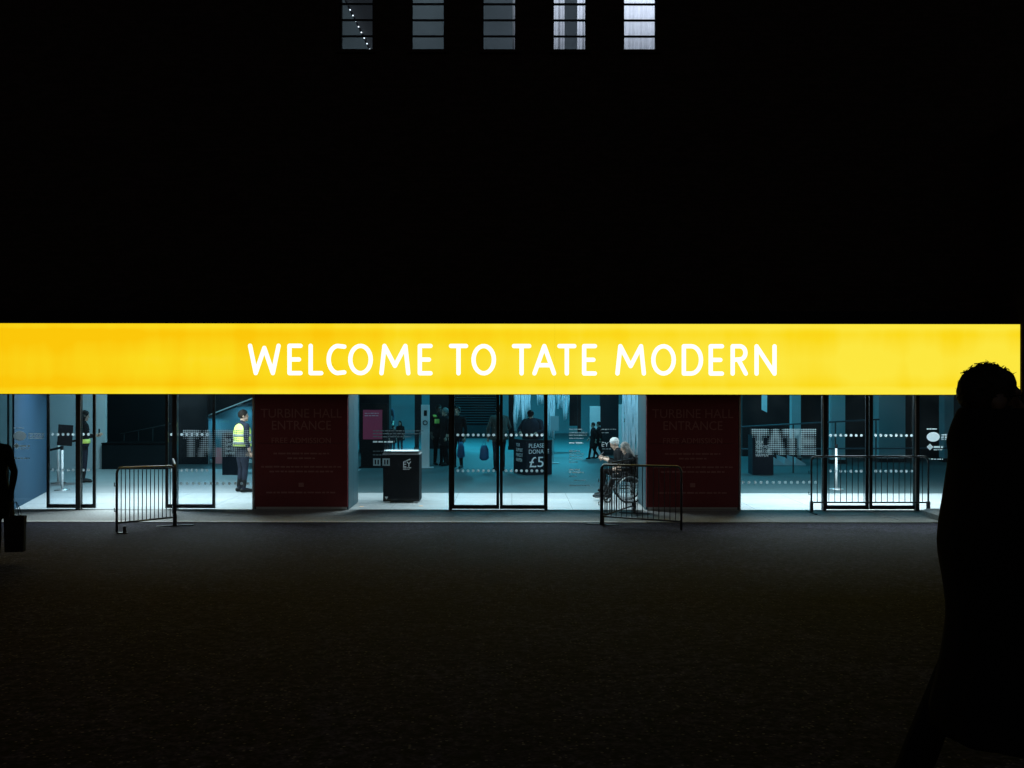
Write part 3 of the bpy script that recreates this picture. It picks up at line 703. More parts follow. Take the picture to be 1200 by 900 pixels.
COAT = lambda zb, rb=.25, w=1.0: [(0, 0, zb, rb * w, rb * .78 * w), (0, 0, zb + .12, (rb - .01) * w, rb * .76 * w), (0, 0, .95, .205 * w, .165 * w), (0, 0, 1.1, .185 * w, .15 * w), (0, 0, 1.3, .205 * w, .15 * w), (0, 0, 1.42, .185 * w, .12 * w), (0, -.005, 1.49, .085, .085), (0, -.005, 1.5, .075, .075)]
def vest(t, z0=.98, z1=1.46, w=1.0):
    m = MB(); m.loft([(0, 0, z0, .20 * w, .165 * w), (0, 0, 1.1, .178 * w, .15 * w), (0, 0, 1.3, .198 * w, .152 * w), (0, 0, 1.41, .17 * w, .12 * w), (0, 0, z1, .09, .085)], 28, fold=lambda a, u: .015 * math.sin(6 * a)); v = m.build('vest', M['hivis'], t, True)
    for z in (1.06, 1.22):
        m = MB(); r = .19 if z > 1.1 else .19
        m.loft([(0, 0, z - .025, r * w + .006, .158 * w + .004), (0, 0, z + .025, r * w + .008, .158 * w + .004)], 28, fold=lambda a, u: .015 * math.sin(6 * a)); m.build('reflective_band', M['reflect'], v, True)
PI = math.pi
WALK = lambda k=1: dict(knl=(-.1, .2 * k, .52), anl=(-.1, .28 * k, .1), tol=(-.11, .45 * k, .06), knr=(.1, -.02 * k, .5), anr=(.1, -.3 * k, .16), tor=(.11, -.16 * k, .05), ell=(-.25, -.12 * k, 1.14), wrl=(-.25, -.1 * k, .9), elr=(.24, .06 * k, 1.13), wrr=(.23, .24 * k, .95))
# guard in hi-vis vest
p = onfloor(284, 577)
t = person('guard in yellow hi-vis vest standing with back half turned inside the glass', p, R(-48), 1.86, dict(wrl=(-.2, .16, 1.0), ell=(-.27, -.06, 1.12)), dict(top='navy', legs='navy'), head=(R(-25), 0), hair='short', haircol='hair', vox=.009, girth=1.18)
vest(t, w=1.14)
# woman with long hair
p = onfloor(98, 566)
t = person('long-haired woman in dark uniform with hi-vis band beside the sign stanchion', p, R(-62), 1.78, dict(elr=(.23, .08, 1.12), wrr=(.16, .3, 1.16), ell=(-.23, .06, 1.12), wrl=(-.14, .28, 1.14)), dict(top='blackcloth', legs='navy'), hair='long', head=(0, R(-12)), vox=.009, girth=1.12)
m = MB(); m.loft([(0, 0, .96, .19, .16), (0, 0, 1.0, .187, .155), (0, 0, 1.06, .18, .15)], 24); m.build('hi_vis_band', M['hivis'], t, True)
m = MB(); m.ball((.10, -.12, 1.34), (.09, .05, .1), 14, 10); m.build('hi_vis_sleeve', M['hivis'], t, True)
m = MB(); m.box(-.06, .10, .34, .36, 1.13, 1.30); m.build('tablet', M['navy'], t)
# passer-by with paper bag at the left edge
y = 12 - D; zc = ramp_z(y)
person('passer-by in long dark coat holding a carrier bag on the forecourt', ((-11 - 600) * 12 / F, y, zc), R(-165), 1.70, dict(ell=(-.27, -.02, 1.12), wrl=(-.245, .03, .86), knl=(-.1, .14, .5), anl=(-.1, .15, .1), tol=(-.1, .3, .04)), dict(top='blackcloth', legs='blackcloth', hand='blackcloth'), coat=COAT(.55, .27), vox=.011, haircol='hair', hair='long', fold=None, grip=.9)
b = thing('carrier_bag', 'dark paper carrier bag with thin handles hanging from a hand', 'bag', ((18 - 600) * 11.95 / F, 11.95 - D, zc + .13), R(12))
m = MB(); m.add([(-.105, -.055, 0), (.105, -.055, 0), (.105, .055, 0), (-.105, .055, 0), (-.115, -.06, .43), (.115, -.06, .43), (.115, .06, .43), (-.115, .06, .43)], [(3, 2, 1, 0), (0, 1, 5, 4), (1, 2, 6, 5), (2, 3, 7, 6), (3, 0, 4, 7)]); m.build('body', M['bag'], b)
for s in (-1, 1):
    m = MB(); m.tube([(-.055, s * .06, .41), (-.045, s * .045, .5), (-.012, s * .012, .6), (.012, s * .012, .6), (.045, s * .045, .5), (.055, s * .06, .41)], .004, 5); m.build('handle', M['greycloth'], b)
# man crossing in the foreground
y = 3.4 - D; zc = ramp_z(y)
cf = [(0, -.03, .50, .25, .23), (0, -.03, .59, .24, .225), (0, -.02, .70, .235, .21), (0, -.01, .876, .225, .195), (0, -.01, .99, .225, .203), (0, -.02, 1.15, .235, .215), (0, -.02, 1.335, .25, .19), (0, -.03, 1.44, .215, .17), (0, -.05, 1.50, .17, .16), (0, -.06, 1.56, .14, .135), (0, -.065, 1.60, .11, .115), (0, -.065, 1.61, .10, .105)]
t = person('bearded man with tousled hair in long black coat walking across the forecourt', (1.735, y, zc), R(-92), 1.765,
       dict(knr=(.1, .16, .5), anr=(.1, .2, .09), tor=(.1, .36, .04), knl=(-.1, -.24, .48), anl=(-.1, -.37, .14), tol=(-.1, -.25, .045), head=(0, -.075, 1.63), neck=(0, -.04, 1.47), elr=(.29, -.06, 1.13), wrr=(.27, .06, .9), ell=(-.29, .06, 1.13), wrl=(-.25, .25, .98)),
       dict(top='blackcloth', legs='blackcloth', face='dark_shade_skin'), hair='tousled', coat=cf, vox=.009, girth=1.12)  # dark face colour stands in for the unlit silhouette
m = MB(); m.loft([(0, -.015, 1.475, .02, .03), (0, -.025, 1.505, .05, .055), (0, -.04, 1.55, .068, .075), (0, -.05, 1.59, .072, .075), (0, -.07, 1.62, .078, .06)], 18, fold=lambda a, u: .05 * math.sin(11 * a + 5 * u)); m.build('beard', M['hair'], t, True)
m = MB()
for s in (-1, 1): m.tube([(s * .08, -.11, 1.65), (s * .07, .0, 1.655)], .003, 5); m.tube([(s * .035 + .026 * math.cos(a), .025, 1.648 + .02 * math.sin(a)) for a in [2 * PI * k / 12 for k in range(12)]], .0028, 5, closed=True)
m.tube([(-.012, .027, 1.652), (.012, .027, 1.652)], .003, 5); m.build('spectacles', M['black'], t, True)

# visitors inside
p = onfloor(585, 552)
person('visitor in olive coat seen from behind through the centre doors', p, R(12), 1.84, dict(wrl=(-.3, .02, .9), ell=(-.3, -.03, 1.14), elr=(.3, .06, 1.16), wrr=(.32, .3, 1.12)), dict(top='tan', legs='trousers'), coat=COAT(.84, .235, 1.12), girth=1.15, hair='short')
pb = p + Vector((-.42, -.03, .0))
b = thing('shopping_bag', 'blue plastic bag hanging from the hand of the olive-coated visitor', 'bag', (pb.x, pb.y, .3), R(20))
m = MB(); m.loft([(0, 0, 0, .07, .03), (0, 0, .06, .13, .05), (0, 0, .3, .12, .05), (0, 0, .42, .08, .035)], 14, fold=lambda a, u: .1 * math.sin(5 * a + 3 * u)); m.build('body', M['bluebag'], b, True)
m = MB(); m.tube([(-.05, 0, .41), (-.02, 0, .55), (.02, 0, .55), (.05, 0, .41)], .006, 5); m.build('handle', M['bluebag'], b)
p = onfloor(536.5, 549)
person('dark-clothed visitor half hidden behind the left post of the centre doors', p, R(160), 1.78, dict(elr=(.27, .02, 1.12)), dict(top='blackcloth', legs='blackcloth'), girth=1.05)
b = thing('shopping_bag', 'blue plastic bag held by the dark visitor behind the door post', 'bag', (p.x + .1, p.y - .25, .32), R(5))
m = MB(); m.loft([(0, 0, 0, .07, .03), (0, 0, .06, .11, .05), (0, 0, .32, .09, .05), (0, 0, .46, .05, .03)], 14, fold=lambda a, u: .1 * math.sin(5 * a + 3 * u)); m.build('body', M['bluebag'], b, True)
m = MB(); m.tube([(-.04, 0, .45), (-.02, 0, .55), (.02, 0, .55), (.04, 0, .45)], .006, 5); m.build('handle', M['bluebag'], b)
p = onfloor(624, 553.5)
person('bulky man in dark jacket and cap looking down at the donation box', p, R(150), 1.76, dict(elr=(.36, .1, 1.15), wrr=(.2, .3, 1.05), ell=(-.36, .1, 1.15), wrl=(-.2, .3, 1.05), head=(0, .1, 1.58), shl=(-.24, 0, 1.38), shr=(.24, 0, 1.38)), dict(top='navy', legs='blackcloth'), hair='cap', head=(R(20), R(-28)), girth=1.45, coat=[(0, 0, .8, .3, .25), (0, 0, 1.0, .3, .25), (0, 0, 1.2, .32, .24), (0, 0, 1.36, .28, .2), (0, .03, 1.46, .15, .13), (0, .04, 1.5, .1, .1)])
p = onfloor(514, 545)
t = person('steward in black with hi-vis flash on the shoulder behind the pale totem', p, R(-150), 1.80, None, dict(top='blackcloth', legs='blackcloth'), girth=1.1, skin='dark_shade_skin')
m = MB(); m.loft([(.13, 0, 1.40, .075, .135), (.15, 0, 1.46, .06, .10), (.15, 0, 1.47, .03, .05)], 14); m.build('hi_vis_flash', M['hivis'], t, True)
m = MB(); m.box(.05, .2, .145, .16, 1.22, 1.35); m.build('hi_vis_flash', M['hivis'], t)
p = onfloor(522.5, 546)
person('bare-headed visitor in black coat beside the steward', p, R(110), 1.72, None, dict(top='blackcloth', legs='blackcloth'), coat=COAT(.6, .24), hair='short', haircol='greyhair')
p = onfloor(454.5, 521)
person('distant man in dark suit standing beyond the magenta poster', p, R(170), 1.70, None, dict(top='navy', legs='navy'), hair='short', haircol='greyhair', vox=.014)
p = onfloor(469, 531)
person('child in dark hooded coat standing beyond the collection box', p, R(160), 1.12, None, dict(top='blackcloth', legs='trousers'), hair='long', coat=COAT(.7, .25), vox=.018)
p = onfloor(460, 533)
person('child in dark coat leaning beside the hooded child', p, R(220), 1.02, dict(head=(0, .12, 1.58), neck=(0, .07, 1.46)), dict(top='blackcloth', legs='trousers'), hair='short', coat=COAT(.7, .25), vox=.018)
p = onfloor(695.5, 538.5)
person('small walker in dark knee-length coat far beyond the glass, arm in arm', p, R(95), 1.19, WALK(.8), dict(top='blackcloth', legs='blackcloth'), coat=COAT(.6, .24), vox=.017)
p = onfloor(702, 538)
person('small walker in black jacket far beyond the glass, on the outside of the pair', p, R(80), 1.21, WALK(.8), dict(top='blackcloth', legs='blackcloth'), coat=COAT(.62, .24), vox=.017)
# seated pair: wheelchair user and companion
SIT = dict(pel=(0, 0, .56), waist=(0, .03, .68), chest=(0, .08, .87), neck=(0, .13, 1.05), head=(0, .19, 1.18), shl=(-.19, .1, 1.0), shr=(.19, .1, 1.0), ell=(-.26, .12, .74), elr=(.26, .12, .74), wrl=(-.12, .36, .72), wrr=(.12, .36, .72),
           hil=(-.1, .02, .53), hir=(.1, .02, .53), knl=(-.12, .44, .57), knr=(.12, .44, .55), anl=(-.12, .62, .24), anr=(.12, .56, .14), tol=(-.12, .78, .26), tor=(.12, .73, .1))
wp = onfloor(736, 589); wp.y += .25
person('wheelchair user in dark coat with grey hood sitting bent forward', wp + Vector((.15, 0, 0)), R(90), 1.66, SIT, dict(top='blackcloth', legs='plaid', shoe='shoe'), hair='long', haircol='greyhair', head=(0, R(-25)), girth=1.25, vox=.01)
cp = wp + Vector((.03, .75, 0)); S2 = dict(SIT); S2.update(anl=(-.12, .5, .09), tol=(-.12, .66, .04), anr=(.12, .46, .09), tor=(.12, .62, .04), head=(0, .2, 1.17), wrr=(.1, .44, .86), wrl=(-.06, .44, .84), elr=(.27, .16, .76))
person('white-haired companion sitting beyond the wheelchair looking at a phone', cp, R(88), 1.74, S2, dict(top='blackcloth', legs='blackcloth'), hair='short', haircol='whitehair', head=(0, R(-30)), girth=1.2, vox=.01)
ph = thing('phone', 'small lit phone in the hands of the white-haired companion', 'phone', cp + Vector((-.55, 0, .90)), R(90))
m = MB(); m.box(-.035, .035, -.005, .005, 0, .14, Matrix.Rotation(R(50), 4, 'X')); m.build('case', M['black'], ph)
m = MB(); m.box(-.031, .031, -.0075, -.0055, .006, .134, Matrix.Rotation(R(50), 4, 'X')); m.build('screen', M['screen'], ph)

# wheelchair, facing left
wc = thing('wheelchair', 'black wheelchair with large spoked wheels just inside the glass', 'wheelchair', wp, R(90))
for s in (-1, 1):
    x = s * .29; r = .29
    wh = MB(); wh.tube([(x, -.04 + r * math.cos(a), r + r * math.sin(a)) for a in [2 * PI * k / 36 for k in range(36)]], .016, 8, closed=True); w = wh.build('wheel', M['tyre'], wc, True)
    rm = MB(); rm.tube([(x, -.04 + .262 * math.cos(a), r + .262 * math.sin(a)) for a in [2 * PI * k / 36 for k in range(36)]], .009, 6, closed=True); rm.build('rim', M['steel'], w, True)
    hr = MB(); hr.tube([(x + s * .035, -.04 + .25 * math.cos(a), r + .25 * math.sin(a)) for a in [2 * PI * k / 36 for k in range(36)]], .008, 6, closed=True); hr.build('hand_rim', M['steel'], w, True)
    for k in range(18):
        a = 2 * PI * k / 18; sp = MB(); sp.tube([(x, -.04, r), (x, -.04 + .26 * math.cos(a), r + .26 * math.sin(a))], .0022, 4, caps=0); sp.build('spoke', M['steel'], w)
    c = MB(); c.tube([(x * .8, .42 + .075 * math.cos(a), .085 + .075 * math.sin(a)) for a in [2 * PI * k / 18 for k in range(18)]], .016, 6, closed=True); c.tube([(x * .8, .42, .085), (x * .8, .38, .3)], .012, 6); c.build('caster', M['tyre'], wc, True)
    f = MB(); f.tube([(x * .88, -.2, .95), (x * .88, -.16, .3), (x * .88, .36, .3)], .012, 8); f.tube([(x * .88, -.18, .5), (x * .88, .38, .5), (x * .88, .42, .3), (x * .88, .55, .12)], .012, 8); f.build('frame', M['barrier'], wc, True)
    f = MB(); f.tube([(x * .88, -.2, .93), (x * .88, -.3, .95)], .016, 8); f.build('push_handle', M['tyre'], wc, True)
    f = MB(); f.box(x * .88 - .025, x * .88 + .025, -.12, .24, .70, .73); f.build('armrest', M['tyre'], wc)
    f = MB(); f.box(x * .5 - .07, x * .5 + .07, .5, .68, .10, .115); f.build('footplate', M['tyre'], wc)
f = MB(); f.box(-.23, .23, -.15, .3, .46, .50); f.build('seat', M['tyre'], wc)
f = MB(); f.box(-.23, .23, -.2, -.17, .5, .93); f.build('backrest', M['tyre'], wc)
f = MB(); f.loft([(0, -.21, .6, .25, .05), (0, -.21, .75, .26, .06), (0, -.21, .93, .27, .06), (0, -.21, .965, .2, .03)], 20, fold=lambda a, u: .08 * math.sin(6 * a + 4 * u)); f.build('draped_jacket', M['blackcloth'], wc, True)
# companion's chair
ch = thing('chair', 'dark plain chair under the white-haired companion', 'chair', cp, R(88))
f = MB(); f.box(-.22, .22, -.18, .28, .43, .46); f.build('seat', M['black'], ch)
f = MB(); f.box(-.22, .22, -.21, -.18, .46, .86); f.build('backrest', M['black'], ch)
for a in (-.2, .2):
    for b_ in (-.17, .26):
        f = MB(); f.tube([(a, b_, .43), (a * 1.05, b_ * 1.05, .01)], .013, 6, caps=0); f.build('leg', M['black'], ch)

# ------------------------------------------------------------------ things inside the lobby and hall
def px_box(c0, c1, r0, r1, d, thick, m, name, parent=None, drop=False):
    a, b = at(c0, r1, d), at(c1, r0, d); z0 = 0 if drop else a.z
    mb = MB(); mb.box(a.x, b.x, a.y, a.y + thick, z0, b.z); return mb.build(name, M[m], parent)
# collection box
d = floor_d(589.5); s = F / d; a = at(449, 589.5, d); b = at(491.5, 533, d)
t = thing('collection_box', 'tall black collection box with clear lid and white EY mark', 'collection box', ((a.x + b.x) / 2, a.y, 0))
w = (b.x - a.x) / 2; hz = b.z
m = MB(); m.box(-w, w, 0, .55, .03, hz); m.build('body', M['black'], t)
for x in (-w + .08, w - .08):
    m = MB(); m.box(x - .05, x + .05, .02, .12, 0, .03); m.build('foot', M['steel'], t)
m = MB(); m.box(-w - .01, w + .01, -.01, .56, hz, hz + .02); m.build('rim', M['steel'], t)
m = MB(); m.box(-w + .01, w - .01, .01, .5, hz + .02, hz + .07); m.build('money_tray', M['white'], t)
for args in ((-w + .02, w - .02, .005, .015), (-w + .02, w - .02, .53, .54)):
    m = MB(); m.box(*args, hz + .02, hz + .46); m.build('lid_pane', M['acrylic'], t)
for x in (-w + .012, w - .018):
    m = MB(); m.box(x, x + .008, .016, .528, hz + .02, hz + .46); m.build('lid_pane', M['acrylic'], t)
sx = lambda c: (c - 600) * d / F - t.location.x
text('lettering', 'EY', .16, M['print'], t, (sx(477), -.006, at(0, 544.5, d).z))
m = MB(); m.prism([(sx(473), at(0, 541, d).z), (sx(481), at(0, 537.5, d).z), (sx(481), at(0, 539, d).z)][::-1], -.006, -.004); m.build('symbol', M['print'], t)
for r, e in ((548.3, 482), (550, 480)): word_line(sx(472.5), sx(e), at(0, r, d).z, .016, -.002, int(r)).build('print_line', M['print'], t)
m = MB(); m.prism([(sx(451), .13), (sx(453), .07), (sx(455), .13)], -.005, -.003); m.build('symbol', M['print'], t)
# poster stand with magenta poster
d = floor_d(548); a, b = at(423, 548, d), at(454.5, 473, d)
t = thing('poster_stand', 'black poster stand with magenta poster behind the left centre window', 'poster stand', (a.x, a.y, 0))
W_ = b.x - a.x
m = MB(); m.box(0, W_, 0, .08, .03, b.z); m.build('board', M['black'], t)
m = MB(); m.box(-.03, W_ + .03, -.12, .2, 0, .03); m.build('base', M['black'], t)
q0, q1 = at(425.5, 515, d), at(448, 480.5, d)
m = MB(); m.box(q0.x - a.x, q1.x - a.x, -.006, -.001, q0.z, q1.z); m.build('poster', M['magenta'], t)
for r in (484.5, 487.2): word_line(.11, .52, at(0, r, d).z, .03, -.007, int(r)).build('print_line', M['pinkprint'], t)
# totems
def totem(c0, c1, r0, r1, label, marks=True):
    d = floor_d(r1); a, b = at(c0, r1, d), at(c1, r0, d)
    t = thing('ticket_totem', label, 'totem', (a.x, a.y, 0), 0, 'pale slim totems in the hall')
    w = b.x - a.x
    m = MB(); m.box(0, w, 0, .12, .02, b.z); m.build('column', M['white'], t)
    m = MB(); m.box(-.02, w + .12, -.05, .2, 0, .02); m.build('base', M['white'], t)
    if marks:
        m = MB(); m.box(w * .35, w * .72, -.006, -.001, b.z - .32, b.z - .16); m.build('screen', M['black'], t)
        m = MB(); m.tube([(w * .5 + .06 * math.cos(k * PI / 8), -.004, b.z - .52 + .06 * math.sin(k * PI / 8)) for k in range(16)], .012, 6, closed=True); m.build('ring', M['black'], t)
    return t
totem(493.5, 503, 474.5, 548.5, 'pale totem with dark screen and ring beside the steward')
totem(691.5, 703.5, 476, 535.5, 'pale totem behind the pair of small walkers', False)
totem(725.5, 735, 474, 535, 'pale totem with dark screen beside the streaked hanging', True)
# donation box, turned
d = floor_d(557); cpt = at(617, 557, d)
t = thing('donation_box', 'dark donation box lettered PLEASE DONATE £5 behind the centre doors', 'donation box', (cpt.x, cpt.y, 0), R(24))
m = MB(); m.box(0, .76, 0, .84, .0, .90); m.build('body', M['boxdark'], t)
m = MB(); m.box(-.01, .77, -.01, .85, .905, .93); m.build('lid', M['black'], t)
text('lettering', 'PLEASE\nDONATE', .165, M['print'], t, (.06, -.006, .70), align='LEFT', width=.6)
text('lettering', '£5', .40, M['print'], t, (.06, -.006, .33), align='LEFT', width=.42)
for k, ln in enumerate(('YOUR', 'SUPPORT', 'MAKES IT', 'HAPPEN')):
    text('lettering', ln, .135, M['print'], t, (-.006, .66, .78 - .135 * k), R(-90), 'LEFT', width=(.24, .42, .42, .38)[k])
def support_board(c0, c1, r0, r1, label, side):
    d = floor_d(r1); a, b = at(c0, r1, d), at(c1, r0, d); w = b.x - a.x
    t = thing('donation_board', label, 'donation box', (a.x, a.y, 0), 0, 'dark donation boxes in the hall')
    m = MB(); m.box(0, w, 0, .5, 0, b.z); m.build('body', M['boxdark'], t)
    m = MB(); m.box(-.01, w + .01, -.01, .51, b.z + .002, b.z + .02); m.build('lid', M['black'], t)
    for k, ln in enumerate(('YOUR', 'SUPPORT', 'MAKES IT', 'HAPPEN')):
        text('lettering', ln, .115, M['print'], t, (w * .15, -.006, b.z - .17 - .115 * k), 0, 'LEFT', width=w * (.36, .62, .66, .58)[k])
support_board(882, 906.5, 511, 556, 'dark donation box lettered YOUR SUPPORT beside the sawtooth stair', 1)
support_board(260.5, 281, 509, 557, 'dark donation box lettered YOUR SUPPORT behind the yellow-vested guard', -1)
# stanchions
def stanchion(col, row, hgt, label, board=None, belt=None):
    p = onfloor(col, row); t = thing('stanchion', label, 'stanchion', p, 0, 'queue stanchions')
    m = MB(); m.loft([(0, 0, 0, .17, .17), (0, 0, .012, .17, .17), (0, 0, .03, .06, .06), (0, 0, .04, .03, .03)], 24); m.build('base', M['steel'], t, True)
    m = MB(); m.tube([(0, 0, .03), (0, 0, hgt)], .028, 12, caps=0); m.build('pole', M['white'], t, True)
    m = MB(); m.tube([(0, 0, hgt), (0, 0, hgt + .09)], .034, 12, caps=0); m.build('belt_head', M['black'], t, True)
    if board:
        m = MB(); m.box(-.17, .17, -.05, -.035, hgt + .1, hgt + .58, Matrix.Rotation(R(4), 4, 'Y')); m.build('sign_board', M['black'], t)
    if belt:
        m = MB(); e = Vector(belt)
        m.add([(0, 0, hgt + .03), tuple(e + Vector((0, 0, .03))), tuple(e + Vector((0, 0, .085))), (0, 0, hgt + .085), (0, .006, hgt + .03), tuple(e + Vector((0, .006, .03))), tuple(e + Vector((0, .006, .085))), (0, .006, hgt + .085)],
              [(0, 1, 2, 3), (7, 6, 5, 4), (0, 4, 5, 1), (3, 2, 6, 7)]); m.build('belt', M['black'], t)
stanchion(73, 575, .93, 'steel stanchion carrying a black sign board by the long-haired woman', True, (-.75, .6, .78))
stanchion(68.5, 566.5, .93, 'second steel stanchion behind the sign board', False, (.6, .3, 1.0))
stanchion(980, 573, .96, 'white stanchion inside the closed right doors', False, None)
# left: dark recess with counter and rails
d = floor_d(549); 
t = thing('ticket_counter', 'dark counter in the unlit recess beyond the open left doors', 'counter', (XL(121), dL - D - .1, 0))
m = MB(); m.box(0, XL(196) - XL(121), 0, .6, 0, .72); m.build('body', M['darkwall'], t)
m = MB(); m.box(-.01, XL(196) - XL(121), -.02, .62, .722, .75); m.build('top', M['black'], t)
t = thing('handrail', 'dim sloping handrail with posts above the dark counter', 'handrail', (XL(130), dL - D + .7, .0))
m = MB(); m.tube([(0, 0, .95), (1.45, 0, 1.25)], .02, 8); m.build('rail', M['frame'], t, True)
for k in range(4):
    m = MB(); x = .1 + k * .42; m.tube([(x, 0, .0), (x, 0, .95 + .207 * x)], .014, 6); m.build('baluster', M['frame'], t, True)
# left: sloping stair soffit, glass balustrade behind the guard
d = 30.0; pts = [at(200, 503.5, d), at(302, 464, d)]
t = thing('stair', 'dark stair rising behind the guard with pale sloping edge', 'stair', (0, d - D, 0))
P0, P1 = pts; k = (P1.z - P0.z) / (P1.x - P0.x); xe = P1.x + 1.6
m = MB(); m.prism([(P0.x, P0.z), (xe, P0.z + k * (xe - P0.x)), (xe, 4.8), (P0.x, 4.8)], 0, 1.6); m.build('flight', M['darkwall'], t)
m = MB(); x0 = at(222, 0, d).x; m.prism([(x0, P0.z + k * (x0 - P0.x) - .035), (xe, P0.z + k * (xe - P0.x) - .035), (xe, P0.z + k * (xe - P0.x) - .002), (x0, P0.z + k * (x0 - P0.x) - .002)], -.02, .03); m.build('edge_trim', M['white'], t)
xs = [222, 238, 256, 275, 299]
for c0, c1 in zip(xs[:-1], xs[1:]):
    a, b = at(c0 + .6, 545, d).x, at(c1 - .6, 545, d).x
    m = MB(); m.prism([(a, .1), (b, .1), (b, P0.z + k * (b - P0.x) - .04), (a, P0.z + k * (a - P0.x) - .04)], .2, .215); m.build('glass_panel', M['glass'], t)
m = MB(); a = at(222, 0, d).x; b = at(300, 0, d).x; m.box(a, b, .1, .35, .0, .09); m.build('ledge', M['white'], t)
mb = MB(); mb.box(at(222, 0, 31.2).x, at(310, 0, 31.2).x, 31.2 - D, 31.4 - D, 0, 4); struct('wall_stair_side', mb, M['midwall'])
for c0, c1, r0, r1, mm_, lab, nm, cat in ((234, 245, 525, 545.5, 'white', 'pale leaflet panel standing by the stair ledge', 'leaflet_panel', 'panel'), (252.5, 260, 525, 545.5, 'pink', 'pink poster panel standing by the stair ledge', 'poster_easel', 'poster'), (232.5, 234.5, 489, 508, 'white', 'slim white post under the stair', 'slim_post', 'panel')):  # the slim upright is a plain pale post, not a lamp
    a, b = at(c0, r1, 29.9), at(c1, r0, 29.9); t = thing(nm, lab, cat, (a.x, a.y, 0))
    m = MB(); m.box(0, b.x - a.x, 0, .04, a.z + .0, b.z); m.build('board', M[mm_], t)
    m = MB(); m.box(.01, max(.03, b.x - a.x - .01), .041, .10, 0, max(.04, b.z - .1)); m.build('prop', M['darkwall'], t)
# right: stair with sawtooth side, rails, columns, dark wall
mb = MB(); dR = 33.0; mb.box(at(870, 0, dR).x, 13.7, dR - D, dR - D + .2, 0, 6.9); struct('wall_right_hall', mb, M['darkwall'])
d = floor_d(545); a = at(906, 545, d)
t = thing('staircase', 'low stair with pale sawtooth stringer beside the donation box', 'stair', (a.x, a.y, 0))
tw = (949 - 906) / 3.4 * d / F
for k in range(4):
    m = MB(); m.prism([(k * tw - .3, .0), (k * tw + tw - .3, .0), (k * tw + tw - .3, .03), (k * tw - .3, .245)], 0, .9); m.build('step', M['palecol'], t)
m = MB(); m.box(-.3, 4 * tw - .3, .91, 1.1, 0, .75); m.build('wall', M['darkwall'], t)
def column(c0, c1, row, label, m_='palecol', z=6.9):
    d = floor_d(row); a, b = at(c0, row, d), at(c1, row, d); w = b.x - a.x
    t = thing('column', label, 'column', ((a.x + b.x) / 2, a.y, 0), 0, 'hall columns')
    m = MB(); m.box(-w / 2, w / 2, 0, max(.25, w * .6), .12, z); m.build('shaft', M[m_], t)
    m = MB(); m.box(-w / 2 - .02, w / 2 + .02, -.02, max(.25, w * .6) + .02, 0, .12); m.build('base', M['darkwall'], t)
column(928, 938.5, 541, 'slim pale column beside the sawtooth stair')
column(974.5, 990.5, 543, 'pale column behind the white stanchion')
column(1030, 1061, 541, 'broad pale column behind the right leaf of the closed doors')
column(1107, 1132, 541, 'pale column behind the sponsor marks on the right pane')
column(486, 493.5, 528, 'dark slim column left of the screened totem', 'darkwall')
column(503.5, 530, 526, 'broad dark column behind the steward', 'darkwall')
column(704, 725, 533, 'broad dark column between the two right totems', 'darkwall')
column(421, 456, 531, 'broad dark column behind the magenta poster', 'darkwall')
column(596, 603, 527, 'dark slim column behind the olive-coated visitor', 'darkwall')
d = 27.0
t = thing('handrail', 'long two-bar steel handrail behind the closed right doors', 'handrail', (at(868, 0, d).x, d - D, 0))
L_ = at(1118, 0, d).x - at(868, 0, d).x; zr = lambda c: at(c, 500 - (c - 868) * .055, d).z
m = MB(); m.tube([(0, 0, at(0, 526, d).z), (L_, 0, at(0, 524.5, d).z)], .02, 8); m.build('rail', M['tealmetal'], t, True)
m = MB(); m.tube([(0, 0, zr(868)), (at(1030, 0, d).x - at(868, 0, d).x, 0, zr(1030))], .022, 8); m.build('rail', M['tealmetal'], t, True)
for c in (880, 930, 979.5, 1027):
    x = at(c, 0, d).x - at(868, 0, d).x; m = MB(); m.tube([(x, .03, 0), (x, .03, zr(c))], .02, 8); m.build('post', M['frame'], t, True)
# hanging banner fragment
t = thing('hanging_banner', 'small pale hanging banner with slanted lower edge beyond the right pane', 'banner', at(896, 483, 29))
m = MB(); m.prism([(-.085, .08), (.075, 0), (.075, 1.6), (-.085, 1.6)], 0, .02); m.build('cloth', M['fabric'], t); m = MB(); m.tube([(0, .01, 1.6), (0, .01, 4.4)], .006, 5); m.build('cord', M['black'], t)
# louvred shutter
d = 43.0; a, b = at(531, 497, d), at(581, 440, d)
t = thing('louvred_shutter', 'dark louvred shutter on the far hall wall behind the centre doors', 'shutter', (a.x, a.y, a.z))
w = b.x - a.x; hz = b.z - a.z
m = MB(); m.box(-.05, w + .05, .06, .15, -a.z, hz); m.build('backing', M['darkwall'], t)
for k in range(int(hz / .11)):
    m = MB(); m.box(0, w, -.04, .05, 0, .05, Matrix.Translation((0, 0, .02 + k * .11)) @ Matrix.Rotation(R(-30), 4, 'X')); m.build('slat', M['darkwall'], t)
